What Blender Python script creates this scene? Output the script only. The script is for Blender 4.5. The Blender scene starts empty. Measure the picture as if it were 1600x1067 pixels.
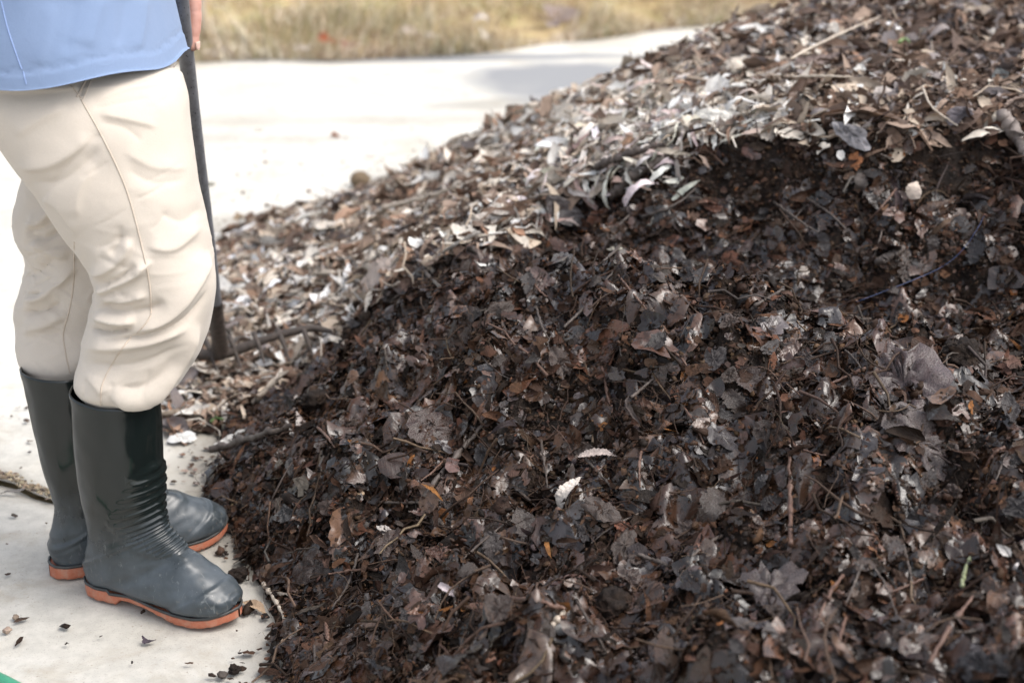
import bpy, bmesh, math, random
import numpy as np
from mathutils import Vector, Matrix
from mathutils.bvhtree import BVHTree

SC = bpy.context.scene
COL = SC.collection
random.seed(7)
RNG = np.random.default_rng(11)

# ------------------------------------------------------------------ camera
CAM_H, PITCH, FOC = 1.10, 20.0, 50.0
cam_data = bpy.data.cameras.new("camera")
cam = bpy.data.objects.new("camera", cam_data)
COL.objects.link(cam)
cam.location = (0, 0, CAM_H)
cam.rotation_euler = (math.radians(90 - PITCH), 0, 0)
cam_data.lens = FOC
cam_data.sensor_width = 36
cam_data.clip_start = 0.05
cam_data.clip_end = 500
cam_data.dof.use_dof = True
cam_data.dof.focus_distance = 2.05
cam_data.dof.aperture_fstop = 3.4
SC.camera = cam

# ------------------------------------------------------------------ light
SUN_EL, SUN_AZ = 56.0, 106.0          # azimuth from +Y towards +X
world = bpy.data.worlds.new("World")
SC.world = world
world.use_nodes = True
wn, wl = world.node_tree.nodes, world.node_tree.links
bg = wn["Background"]
sky = wn.new("ShaderNodeTexSky")
sky.sky_type = 'NISHITA'
sky.sun_disc = False
sky.sun_elevation = math.radians(SUN_EL)
sky.sun_rotation = math.radians(SUN_AZ)
sky.dust_density = 4.0
hs = wn.new("ShaderNodeHueSaturation")
hs.inputs["Saturation"].default_value = 0.42
wl.new(sky.outputs[0], hs.inputs["Color"])
wl.new(hs.outputs[0], bg.inputs["Color"])
bg.inputs["Strength"].default_value = 0.15
sun_d = bpy.data.lights.new("sun", 'SUN')
sun_d.energy = 0.55
sun_d.angle = math.radians(38)
sun_d.color = (1.0, 0.965, 0.92)
sun = bpy.data.objects.new("sun", sun_d)
COL.objects.link(sun)
sd = Vector((math.sin(math.radians(SUN_AZ)) * math.cos(math.radians(SUN_EL)),
             math.cos(math.radians(SUN_AZ)) * math.cos(math.radians(SUN_EL)),
             math.sin(math.radians(SUN_EL))))
sun.rotation_euler = sd.to_track_quat('Z', 'Y').to_euler()
sun.location = sd * 20
SC.view_settings.view_transform = 'Standard'
SC.view_settings.look = 'None'
SC.view_settings.exposure = 1.2
SC.view_settings.gamma = 1.0
SC.view_settings.use_curve_mapping = False
SC.cycles.max_bounces = 6
SC.cycles.diffuse_bounces = 3
SC.cycles.use_adaptive_sampling = True

# ------------------------------------------------------------------ picture <-> place
FPX = FOC / 36 * 1600
CP, SP = math.cos(math.radians(PITCH)), math.sin(math.radians(PITCH))


def ray(u, v):
    up = 533.5 - v
    return np.array([u - 800.0, FPX * CP + up * SP, -FPX * SP + up * CP])


def atY(u, v, Y):
    r = ray(u, v)
    return r * (Y / r[1]) + np.array([0, 0, CAM_H])


def atZ(u, v, z=0.0):
    r = ray(u, v)
    return r * ((z - CAM_H) / r[2]) + np.array([0, 0, CAM_H])


def proj(P):
    P = np.asarray(P, float)
    q = P - np.array([0, 0, CAM_H])
    d = q[..., 1] * CP - q[..., 2] * SP
    up = q[..., 1] * SP + q[..., 2] * CP
    d = np.maximum(d, 0.05)
    return np.stack([800 + FPX * q[..., 0] / d, 533.5 - FPX * up / d], -1)


# ------------------------------------------------------------------ noise
_perm = np.random.default_rng(3).permutation(512)
_grad = np.random.default_rng(4).normal(size=(512, 3))
_grad /= np.linalg.norm(_grad, axis=1)[:, None]


def perlin(p, seed=0):
    p = np.asarray(p, float) + seed * 17.31
    i = np.floor(p).astype(int)
    f = p - i
    w = f * f * f * (f * (f * 6 - 15) + 10)

    def g(dx, dy, dz):
        h = _perm[(_perm[(_perm[(i[..., 0] + dx) & 511] + i[..., 1] + dy) & 511] + i[..., 2] + dz) & 511]
        return (_grad[h] * (f - np.array([dx, dy, dz]))).sum(-1)
    x0 = [[g(0, b, c) * (1 - w[..., 0]) + g(1, b, c) * w[..., 0] for c in (0, 1)] for b in (0, 1)]
    y0 = [x0[0][c] * (1 - w[..., 1]) + x0[1][c] * w[..., 1] for c in (0, 1)]
    return y0[0] * (1 - w[..., 2]) + y0[1] * w[..., 2]


def fbm(p, octv=3, seed=0, gain=0.5):
    p = np.asarray(p, float)
    a, s, o = 1.0, 0.0, 0
    for k in range(octv):
        s = s + a * perlin(p * 2 ** k, seed + k)
        a *= gain
    return s


def xyz(x, y, z=None):
    return np.stack([x, y, np.zeros_like(x) if z is None else z], -1)


# ------------------------------------------------------------------ mesh helpers
def tag(o, label=None, cat=None, group=None, kind=None):
    if label:
        o["label"] = label
    if cat:
        o["category"] = cat
    if group:
        o["group"] = group
    if kind:
        o["kind"] = kind
    return o


def mesh_np(name, V, F, smooth=True):
    """V (n,3); F list of (m,k) index arrays"""
    me = bpy.data.meshes.new(name)
    V = np.asarray(V, np.float32)
    Fs = [np.asarray(f, np.int32) for f in (F if isinstance(F, list) else [F]) if len(f)]
    me.vertices.add(len(V))
    me.vertices.foreach_set("co", V.ravel())
    tot = np.concatenate([np.full(len(f), f.shape[1], np.int32) for f in Fs])
    idx = np.concatenate([f.ravel() for f in Fs])
    me.loops.add(len(idx))
    me.loops.foreach_set("vertex_index", idx)
    me.polygons.add(len(tot))
    me.polygons.foreach_set("loop_start", np.concatenate([[0], np.cumsum(tot)[:-1]]).astype(np.int32))
    me.polygons.foreach_set("loop_total", tot)
    me.polygons.foreach_set("use_smooth", np.full(len(tot), smooth))
    me.update(calc_edges=True)
    me.validate()
    return me


def attr_col(me, C, name="tone"):
    a = me.attributes.new(name, 'FLOAT_COLOR', 'POINT')
    C = np.asarray(C, np.float32)
    if C.shape[1] == 3:
        C = np.concatenate([C, np.ones((len(C), 1), np.float32)], 1)
    a.data.foreach_set("color", C.ravel())


def attr_vec(me, C, name="leafpos"):
    a = me.attributes.new(name, 'FLOAT_VECTOR', 'POINT')
    a.data.foreach_set("vector", np.asarray(C, np.float32).ravel())


def link(name, me, mat=None, parent=None):
    o = bpy.data.objects.new(name, me)
    COL.objects.link(o)
    if mat is not None and not me.materials:
        me.materials.append(mat)
    if parent is not None:
        o.parent = parent
    return o


def grid_faces(nu, nv, wrap_u=False, wrap_v=False, off=0):
    i, j = np.meshgrid(np.arange(nu - (0 if wrap_u else 1)), np.arange(nv - (0 if wrap_v else 1)), indexing='ij')
    i2, j2 = (i + 1) % nu, (j + 1) % nv
    return np.stack([i * nv + j, i2 * nv + j, i2 * nv + j2, i * nv + j2], -1).reshape(-1, 4) + off


def catmull(P, n):
    P = np.asarray(P, float)
    Q = np.concatenate([[2 * P[0] - P[1]], P, [2 * P[-1] - P[-2]]])
    t = np.linspace(0, len(P) - 1 - 1e-9, n)
    i = t.astype(int)
    f = (t - i)[:, None]
    a, b, c, d = Q[i], Q[i + 1], Q[i + 2], Q[i + 3]
    return 0.5 * (2 * b + (c - a) * f + (2 * a - 5 * b + 4 * c - d) * f ** 2 + (3 * b - a - 3 * c + d) * f ** 3)


def tube_np(P, R, ns=8, n=None, cap=True):
    """tube mesh arrays along path P with radii R"""
    P = np.asarray(P, float)
    R = np.broadcast_to(np.asarray(R, float), (len(P),))
    if n:
        PR = catmull(np.concatenate([P, R[:, None]], 1), n)
        P, R = PR[:, :3], PR[:, 3]
    T = np.gradient(P, axis=0)
    T /= np.linalg.norm(T, axis=1)[:, None] + 1e-12
    ref = np.array([0, 0, 1.0]) if abs(T[0][2]) < 0.8 else np.array([1.0, 0, 0])
    A = []
    a = np.cross(T[0], ref)
    a /= np.linalg.norm(a)
    for k in range(len(P)):
        a = a - T[k] * a.dot(T[k])
        a /= np.linalg.norm(a) + 1e-12
        A.append(a)
    A = np.array(A)
    B = np.cross(T, A)
    th = np.arange(ns) / ns * 2 * np.pi
    V = P[:, None] + R[:, None, None] * (np.cos(th)[None, :, None] * A[:, None] + np.sin(th)[None, :, None] * B[:, None])
    V = V.reshape(-1, 3)
    F = [grid_faces(len(P), ns, wrap_v=True)]
    if cap:
        V = np.concatenate([V, P[:1], P[-1:]])
        j = np.arange(ns)
        L = (len(P) - 1) * ns
        F.append(np.concatenate([np.stack([j, np.full(ns, len(V) - 2), (j + 1) % ns], -1)[:, ::-1],
                                 np.stack([L + j, L + (j + 1) % ns, np.full(ns, len(V) - 1)], -1)]))
    return V, F


def join_np(parts):
    Vs, Fq, Ft, off = [], [], [], 0
    for V, F in parts:
        Vs.append(V)
        for f in (F if isinstance(F, list) else [F]):
            (Fq if f.shape[1] == 4 else Ft).append(f + off)
        off += len(V)
    out = []
    if Fq:
        out.append(np.concatenate(Fq))
    if Ft:
        out.append(np.concatenate(Ft))
    return np.concatenate(Vs), out


# ------------------------------------------------------------------ node materials
class NT:
    def __init__(s, name):
        s.m = bpy.data.materials.new(name)
        s.m.use_nodes = True
        s.n, s.l = s.m.node_tree.nodes, s.m.node_tree.links
        s.b = s.n["Principled BSDF"]

    def node(s, t, **kw):
        n = s.n.new(t)
        for k, v in kw.items():
            if hasattr(n, k):
                setattr(n, k, v)
        return n

    def setin(s, n, key, v):
        if hasattr(v, "is_linked") or isinstance(v, bpy.types.NodeSocket):
            s.l.new(v, n.inputs[key])
        else:
            n.inputs[key].default_value = v

    def coord(s, which="Object"):
        return s.node("ShaderNodeTexCoord").outputs[which]

    def noise(s, vec, scale, detail=4, rough=0.55, dist=0.0):
        n = s.node("ShaderNodeTexNoise")
        s.l.new(vec, n.inputs["Vector"])
        n.inputs["Scale"].default_value = scale
        n.inputs["Detail"].default_value = detail
        n.inputs["Roughness"].default_value = rough
        n.inputs["Distortion"].default_value = dist
        return n.outputs[0]

    def ramp(s, fac, stops):
        r = s.node("ShaderNodeValToRGB")
        s.l.new(fac, r.inputs[0])
        e = r.color_ramp.elements
        while len(e) < len(stops):
            e.new(0.5)
        for el, (p, c) in zip(e, stops):
            el.position = p
            el.color = (*c, 1) if not np.isscalar(c) else (c, c, c, 1)
        return r.outputs[0]

    def mix(s, fac, a, b, mode='MIX'):
        m = s.node("ShaderNodeMix", data_type='RGBA', blend_type=mode)
        for k, v in ((0, fac), (6, a), (7, b)):
            if isinstance(v, bpy.types.NodeSocket):
                s.l.new(v, m.inputs[k])
            else:
                m.inputs[k].default_value = v if k == 0 else (*v, 1) if len(v) == 3 else v
        return m.outputs[2]

    def math(s, op, a, b=0.0, c=0.0):
        m = s.node("ShaderNodeMath", operation=op)
        for k, v in enumerate((a, b, c)):
            if isinstance(v, bpy.types.NodeSocket):
                s.l.new(v, m.inputs[k])
            else:
                m.inputs[k].default_value = v
        return m.outputs[0]

    def bump(s, h, strength, dist, normal=None):
        b = s.node("ShaderNodeBump")
        s.l.new(h, b.inputs["Height"])
        b.inputs["Strength"].default_value = strength
        b.inputs["Distance"].default_value = dist
        if normal is not None:
            s.l.new(normal, b.inputs["Normal"])
        return b.outputs[0]

    def out(s, color=None, rough=None, normal=None, spec=None):
        for k, v in (("Base Color", color), ("Roughness", rough), ("Normal", normal), ("Specular IOR Level", spec)):
            if v is None:
                continue
            if isinstance(v, bpy.types.NodeSocket):
                s.l.new(v, s.b.inputs[k])
            else:
                s.b.inputs[k].default_value = (*v, 1) if isinstance(v, tuple) and len(v) == 3 else v
        return s.m


def mat_leaf(name, r0, r1, sheen_spec=0.5, speck=(0.02, 0.014, 0.01), speck_amt=0.5, bd=.0013, grain=.9, vein=.45):
    t = NT(name)
    at = t.node("ShaderNodeAttribute", attribute_name="tone")
    lp = t.node("ShaderNodeAttribute", attribute_name="leafpos")
    co = t.coord("Object")
    n1 = t.noise(co, 55, 5, 0.6)
    n2 = t.noise(co, 260, 3, 0.6)
    k = t.ramp(n1, [(0.25, 0.62), (0.5, 1.0), (0.78, 1.35)])
    c = t.mix(1.0, at.outputs["Color"], k, 'MULTIPLY')
    m = t.ramp(n1, [(0.47, 0.0), (0.60, speck_amt)])
    c = t.mix(m, c, speck)
    # veins: midrib along x, side veins slanting
    sx = t.node("ShaderNodeSeparateXYZ")
    t.l.new(lp.outputs["Vector"], sx.inputs[0])
    ay = t.math('ABSOLUTE', sx.outputs[1])
    rib = t.math('SUBTRACT', 1.0, t.math('MINIMUM', t.math('MULTIPLY', ay, 14.0), 1.0))
    ph = t.math('MULTIPLY', t.math('ADD', sx.outputs[0], t.math('MULTIPLY', ay, -0.9)), 24.0)
    sv = t.math('POWER', t.math('ABSOLUTE', t.math('SINE', ph)), 6.0)
    veins = t.math('MULTIPLY', t.math('MULTIPLY', t.math('ADD', rib, t.math('MULTIPLY', sv, 0.6)), vein), sx.outputs[2])
    h = t.math('ADD', veins, t.math('ADD', t.math('MULTIPLY', n2, grain), t.math('MULTIPLY', n1, .9 + grain)))
    nb = t.bump(h, 0.6, bd)
    rr = t.ramp(n1, [(0.3, r1), (0.7, r0)])
    return t.out(c, rr, nb, sheen_spec)


M = {}
M["wet"] = mat_leaf("wet_leaf", 0.18, 0.40, 0.6, (0.014, 0.008, 0.005), 0.75, .0022, .12, .22)
M["damp"] = mat_leaf("damp_leaf", 0.5, 0.8, 0.22, (0.012, 0.007, 0.004), 0.6, .0026)
M["dry"] = mat_leaf("dry_leaf", 0.6, 0.85, 0.3, (0.10, 0.065, 0.045), 0.35)


def mat_soil():
    t = NT("compost_soil")
    co = t.coord("Object")
    n = t.noise(co, 38, 6, 0.65)
    n2 = t.noise(co, 180, 4, 0.7)
    c = t.ramp(n, [(0.25, (0.005, 0.003, 0.002)), (0.5, (0.016, 0.009, 0.0055)), (0.75, (0.045, 0.025, 0.014))])
    h = t.math('ADD', t.math('MULTIPLY', n, 2.0), n2)
    return t.out(c, 0.75, t.bump(h, 0.9, 0.006), 0.3)


M["soil"] = mat_soil()


def mat_concrete():
    t = NT("concrete")
    co = t.coord("Object")
    n = t.noise(co, 2.3, 6, 0.6)
    n2 = t.noise(co, 35, 5, 0.65)
    n3 = t.noise(co, 420, 2, 0.6)
    c = t.ramp(n, [(0.3, (0.40, 0.375, 0.325)), (0.55, (0.485, 0.465, 0.42)), (0.8, (0.55, 0.535, 0.50))])
    c = t.mix(1.0, c, t.ramp(n2, [(0.3, 0.80), (0.62, 1.0)]), 'MULTIPLY')
    c = t.mix(1.0, c, t.ramp(n3, [(0.28, 0.72), (0.40, 1.0)]), 'MULTIPLY')
    big = t.noise(co, 7, 5, 0.7, 1.2)
    c = t.mix(t.ramp(big, [(0.50, 0.0), (0.72, 0.5)]), c, (0.30, 0.25, 0.18))
    fl = t.noise(co, 150, 3, 0.75)
    c = t.mix(t.ramp(fl, [(0.66, 0.0), (0.70, 0.55)]), c, (0.14, 0.10, 0.07))
    # damp silt that has spread out from the foot of the heap
    at = t.node("ShaderNodeAttribute", attribute_name="tone")
    sep = t.node("ShaderNodeSeparateColor")
    t.l.new(at.outputs["Color"], sep.inputs[0])
    d = t.math('MULTIPLY', sep.outputs[0], t.math('ADD', 0.35, t.math('MULTIPLY', n2, 1.3)))
    d = t.math('MINIMUM', d, 1.0)
    c = t.mix(d, c, (0.10, 0.085, 0.065))
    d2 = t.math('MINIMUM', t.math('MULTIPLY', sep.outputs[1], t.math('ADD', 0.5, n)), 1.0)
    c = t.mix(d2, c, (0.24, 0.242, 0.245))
    c = t.mix(t.math('MULTIPLY', t.math('MULTIPLY', sep.outputs[2], .55), t.math('SUBTRACT', 1.0, d2)), c, t.mix(1.0, c, (1.5, 1.5, 1.48), 'MULTIPLY'))
    h = t.math('ADD', t.math('MULTIPLY', n2, 1.0), t.math('MULTIPLY', n3, 0.6))
    return t.out(c, 0.75, t.bump(h, 0.35, 0.0025), 0.4)


M["concrete"] = mat_concrete()


def mat_plain(name, c0, c1, scale, rough, bump=0.3, bd=0.002, spec=0.5):
    t = NT(name)
    co = t.coord("Object")
    n = t.noise(co, scale, 5, 0.6)
    c = t.ramp(n, [(0.3, c0), (0.7, c1)])
    return t.out(c, rough, t.bump(n, bump, bd), spec)


M["twig_dark"] = mat_plain("twig_bark", (0.035, 0.024, 0.018), (0.10, 0.08, 0.068), 140, 0.6, 0.6, 0.001)
M["twig_pale"] = mat_plain("dry_stem", (0.30, 0.24, 0.18), (0.55, 0.48, 0.40), 120, 0.7, 0.5, 0.001)
M["twig_red"] = mat_plain("reddish_stem", (0.07, 0.036, 0.025), (0.15, 0.085, 0.06), 120, 0.6, 0.5, 0.001)
M["stone"] = mat_plain("brown_stone", (0.10, 0.068, 0.04), (0.19, 0.135, 0.08), 40, 0.8, 0.6, 0.003)
M["earth"] = mat_plain("dry_earth", (0.16, 0.12, 0.07), (0.42, 0.34, 0.22), 6, 0.95, 0.8, 0.02)
# ------------------------------------------------------------------ shape of the heap
_cp = [  # picture point and distance -> point on the heap's surface
    (600, 1067, 1.55), (800, 1067, 1.42), (1000, 1067, 1.36), (1300, 1067, 1.28), (1600, 1067, 1.22),
    (500, 900, 1.85), (700, 900, 1.72), (1000, 900, 1.60), (1300, 900, 1.50), (1600, 900, 1.45),
    (400, 750, 2.16), (500, 750, 2.05), (700, 750, 1.95), (1000, 750, 1.80), (1300, 750, 1.70), (1600, 750, 1.62),
    (500, 600, 2.38), (650, 600, 2.20), (820, 600, 2.07), (1000, 600, 1.98), (1300, 600, 1.88), (1600, 650, 1.80),
    (570, 510, 2.45), (640, 445, 2.44), (760, 415, 2.36), (880, 435, 2.27), (1000, 470, 2.15), (1200, 500, 2.08), (1400, 560, 2.0),
    (1300, 480, 2.33), (1550, 560, 2.15), (880, 300, 2.85), (700, 350, 2.95),
    (1050, 240, 2.75), (1200, 215, 2.68), (1400, 230, 2.60), (1600, 250, 2.52),
    (1200, 350, 2.52), (1500, 400, 2.38), (1000, 350, 2.56),
    (700, 300, 3.5), (1000, 130, 3.5), (1200, 100, 3.3), (1400, 100, 3.2), (1600, 100, 3.1),
    (1220, 32, 3.6), (1400, 0, 3.8), (1600, -20, 3.7), (950, 130, 3.8), (850, 184, 4.05), (700, 248, 4.2), (625, 292, 4.25),
    (400, 450, 3.2), (500, 400, 3.3), (600, 450, 2.75), (480, 500, 2.95)]
_P = [atY(*c) for c in _cp]
_P += [np.array(p, float) for p in [
    (-.314, 1.66, 0), (-.36, 1.895, 0), (.12, 2.52, .33), (.45, 2.3, .31), (.68, 2.2, .29), (1.0, 2.05, .30),
    (1.5, 2.0, .40), (1.6, 1.3, .35), (1.5, .7, .2), (.6, .7, .08), (0, .8, .02), (-.3, 1.0, -.05),
    (1.6, 2.7, .66), (2.4, 2.6, .72), (2.2, 3.4, .80), (1.7, 3.4, .76), (2.6, 1.6, .5), (3.2, 3.0, .6), (3.2, 1.5, .4),
    (1.0, 4.5, .36), (.5, 4.35, .20), (1.6, 4.6, .42), (2.4, 4.5, .40), (3.4, 4.4, .2), (1.5, 5.3, .03), (.6, 5.1, -.02),
    (2.6, 5.4, .0), (0, 4.75, -.01), (-.35, 4.72, -.02), (-.50, 4.45, -.03), (-.7, 4.1, -.005), (-.82, 3.7, -.01), (-.83, 3.3, -.005),
    (-.78, 2.95, -.005), (-.66, 2.6, .0), (-.56, 2.35, .0), (-.47, 2.1, -.005), (-.60, 2.74, .022), (-.45, 2.75, .02),
    (-1.1, 3.0, -.06), (-1.1, 4.0, -.06), (-.8, 2.3, -.05), (-.62, 1.95, -.05), (-.55, 1.6, -.05), (-.45, 1.3, -.05),
    (-1.0, 5.0, -.08), (0, 5.4, -.08), (1.2, 5.9, -.08), (-.9, 1.4, -.09), (-1.0, .7, -.08), (0, .3, -.05), (1.2, .2, .0)]]
_P = np.array(_P)


def _U(r):
    return np.where(r > 1e-9, r * r * np.log(r + 1e-12), 0)


_n = len(_P)
_K = _U(np.linalg.norm(_P[:, None, :2] - _P[None, :, :2], axis=-1)) + np.eye(_n) * 3e-4
_Q = np.concatenate([np.ones((_n, 1)), _P[:, :2]], 1)
_W = np.linalg.solve(np.block([[_K, _Q], [_Q.T, np.zeros((3, 3))]]), np.concatenate([_P[:, 2], np.zeros(3)]))

X0, X1, Y0, Y1, ST = -1.15, 3.2, 0.25, 5.8, 0.01
gx = np.arange(X0, X1, ST)
gy = np.arange(Y0, Y1, ST)
GX, GY = np.meshgrid(gx, gy, indexing='ij')
H = np.zeros_like(GX)
for k in range(_n):
    H += _W[k] * _U(np.hypot(GX - _P[k, 0], GY - _P[k, 1]))
H += _W[_n] + _W[_n + 1] * GX + _W[_n + 2] * GY

DARK = [(235, 760), (270, 705), (330, 668), (430, 612), (505, 560), (560, 500), (625, 440), (690, 408), (760, 395), (815, 385),
        (850, 330), (905, 292), (1000, 268), (1070, 232), (1150, 214), (1250, 222), (1330, 236), (1420, 225), (1520, 205), (1620, 200),
        (1700, 1200), (300, 1200), (330, 900)]


def inpoly(P, poly):
    x, y = P[..., 0], P[..., 1]
    c = np.zeros(x.shape, bool)
    n = len(poly)
    for i in range(n):
        x1, y1 = poly[i]
        x2, y2 = poly[(i + 1) % n]
        if y1 == y2:
            continue
        c ^= ((y1 > y) != (y2 > y)) & (x < (x2 - x1) * (y - y1) / (y2 - y1) + x1)
    return c


# mid-size lumps: clods, ledges and hollows; stronger where the heap has been dug over
pix = proj(np.stack([GX, GY, H], -1))
dark0 = inpoly(pix, DARK).astype(float)
lump = fbm(xyz(GX * 5.5, GY * 5.5), 3, 1)
lump2 = np.abs(fbm(xyz(GX * 13, GY * 13), 3, 5))
fine = fbm(xyz(GX * 34, GY * 34), 2, 9)
amp = np.where(H > -.03, np.clip(H / 0.12, 0.22, 1.0), 0)
H2 = H + amp * (lump * (0.022 + 0.042 * dark0) + (lump2 - 0.25) * (0.022 + 0.085 * dark0) + fine * (0.009 + .006 * dark0))
# clods and shelves with abrupt edges where the heap has been broken open
_r = np.random.default_rng(17)
for k in range(150):
    cx, cy = _r.uniform(-.5, 1.5), _r.uniform(1.2, 2.75)
    ra, rb, ro, am = _r.uniform(.025, .085), _r.uniform(.02, .05), _r.uniform(-.5, .5), _r.uniform(.008, .030) * (1 if k % 3 else -1.1)
    i0, i1 = int((cx - .15 - X0) / ST), int((cx + .15 - X0) / ST)
    j0, j1 = int((cy - .15 - Y0) / ST), int((cy + .15 - Y0) / ST)
    sx, sy = GX[i0:i1, j0:j1] - cx, GY[i0:i1, j0:j1] - cy
    rr = np.hypot((sx * math.cos(ro) + sy * math.sin(ro)) / ra, (-sx * math.sin(ro) + sy * math.cos(ro)) / rb)
    rr = rr + .35 * fbm(xyz(GX[i0:i1, j0:j1] * 22, GY[i0:i1, j0:j1] * 22), 2, 33)
    H2[i0:i1, j0:j1] += am * (1 / (1 + np.exp((rr - 1) * 9))) * dark0[i0:i1, j0:j1] * amp[i0:i1, j0:j1]
# the dug edge and the hollows seen in the photograph (pixel, radius px, depth)
for (u, v, Y, r, d) in [(622, 530, 2.42, .06, -.10), (705, 470, 2.33, .14, .04), (780, 520, 2.2, .07, .03), (1000, 330, 2.62, .16, -.035), (1160, 300, 2.62, .16, -.035), (1330, 330, 2.52, .12, -.03), (560, 600, 2.3, .06, -.04), (1050, 560, 2.03, .10, .025), (1475, 560, 2.12, .09, -.05), (1190, 480, 2.3, .1, -.02),
                        (1560, 500, 2.3, .12, -.05), (455, 640, 2.3, .05, .02), (700, 880, 1.73, .05, -.03),
                        (1500, 820, 1.56, .1, -.03), (880, 690, 1.95, .08, -.025), (760, 560, 2.12, .08, .03),
                        (880, 960, 1.55, .06, .03), (540, 800, 1.95, .07, .02), (1400, 640, 1.85, .1, .02), (930, 1000, 1.5, .05, -.03)]:
    c = atY(u, v, Y)
    H2 += d * np.exp(-((GX - c[0]) ** 2 + (GY - c[1]) ** 2) / (2 * (r * .6) ** 2))
# the cut face stands back under the paler crust
_D = dark0.copy()
for _ in range(4):
    _D = (_D + np.roll(_D, 1, 0) + np.roll(_D, -1, 0) + np.roll(_D, 1, 1) + np.roll(_D, -1, 1)) / 5
H2 -= .055 * _D * np.clip((GY - 2.25) / .15, 0, 1) * amp
HN = np.gradient(H2, ST)


def hsample(A, x, y):
    fx = np.clip((x - X0) / ST, 0, len(gx) - 2)
    fy = np.clip((y - Y0) / ST, 0, len(gy) - 2)
    i, j = fx.astype(int), fy.astype(int)
    a, b = fx - i, fy - j
    return A[i, j] * (1 - a) * (1 - b) + A[i + 1, j] * a * (1 - b) + A[i, j + 1] * (1 - a) * b + A[i + 1, j + 1] * a * b


def ground_h(x, y):
    return np.maximum(hsample(H2, x, y), 0.0)


HS = H2.copy()     # a smoothed copy, for the lie of the leaves
for _ in range(3):
    HS = (HS + np.roll(HS, 1, 0) + np.roll(HS, -1, 0) + np.roll(HS, 1, 1) + np.roll(HS, -1, 1)) / 5
HSN = np.gradient(HS, ST)


def normal_at(x, y):
    n = np.stack([-hsample(HSN[0], x, y), -hsample(HSN[1], x, y), np.ones_like(x)], -1)
    low = hsample(H2, x, y) <= 0
    n[low] = (0, 0, 1)
    return n / np.linalg.norm(n, axis=-1)[..., None]


def hit(u, v):
    """where the line of sight through a photograph pixel meets the heap or ground"""
    r = ray(u, v)
    r = r / r[1]
    ys = np.arange(0.9, 14.0, 0.004)
    z = CAM_H + r[2] * ys
    x = r[0] * ys
    h = np.where((ys < Y1 - .05) & (x > X0) & (x < X1), ground_h(x, ys), 0)
    h = np.where(ys > edge_y(x), bank_z(x, ys), h)
    k = np.argmax(z <= h)
    return np.array([x[k], ys[k], h[k]])


# heap body mesh: only where it stands out of the ground
keep = H2 > -0.02
vi = -np.ones(H2.shape, int)
vi[keep] = np.arange(keep.sum())
V = np.stack([GX, GY, H2], -1)[keep]
q = np.stack([vi[:-1, :-1], vi[1:, :-1], vi[1:, 1:], vi[:-1, 1:]], -1).reshape(-1, 4)
q = q[(q >= 0).all(1)]
me = mesh_np("compost_heap", V, q)
heap = tag(link("compost_heap", me, M["soil"]), kind="stuff")
heap["label"] = "large heap of dark crumbly leaf compost"

# ------------------------------------------------------------------ ground: two slabs of concrete with a dirt-filled joint, bank behind
JOINT = [(-3.5, 2.95), (-.93, 2.325), (-.81, 2.245), (-.6, 2.19), (-.3, 2.12), (3.5, 1.6)]


def joint_y(x):
    return np.interp(x, [p[0] for p in JOINT], [p[1] for p in JOINT]) + 0.004 * np.sin(x * 40) + 0.003 * np.sin(x * 97)


EDGE = [(-12, 6.9), (-4, 6.95), (-1.57, 7.03), (-.5, 7.25), (0, 7.5), (.35, 7.75), (.7, 8.05), (1.1, 8.4), (1.7, 9.2), (3, 12), (12, 14)]


def edge_y(x):
    return np.interp(x, [p[0] for p in EDGE], [p[1] for p in EDGE]) + .05 * np.sin(x * 3.1) + .03 * np.sin(x * 9)


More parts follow.
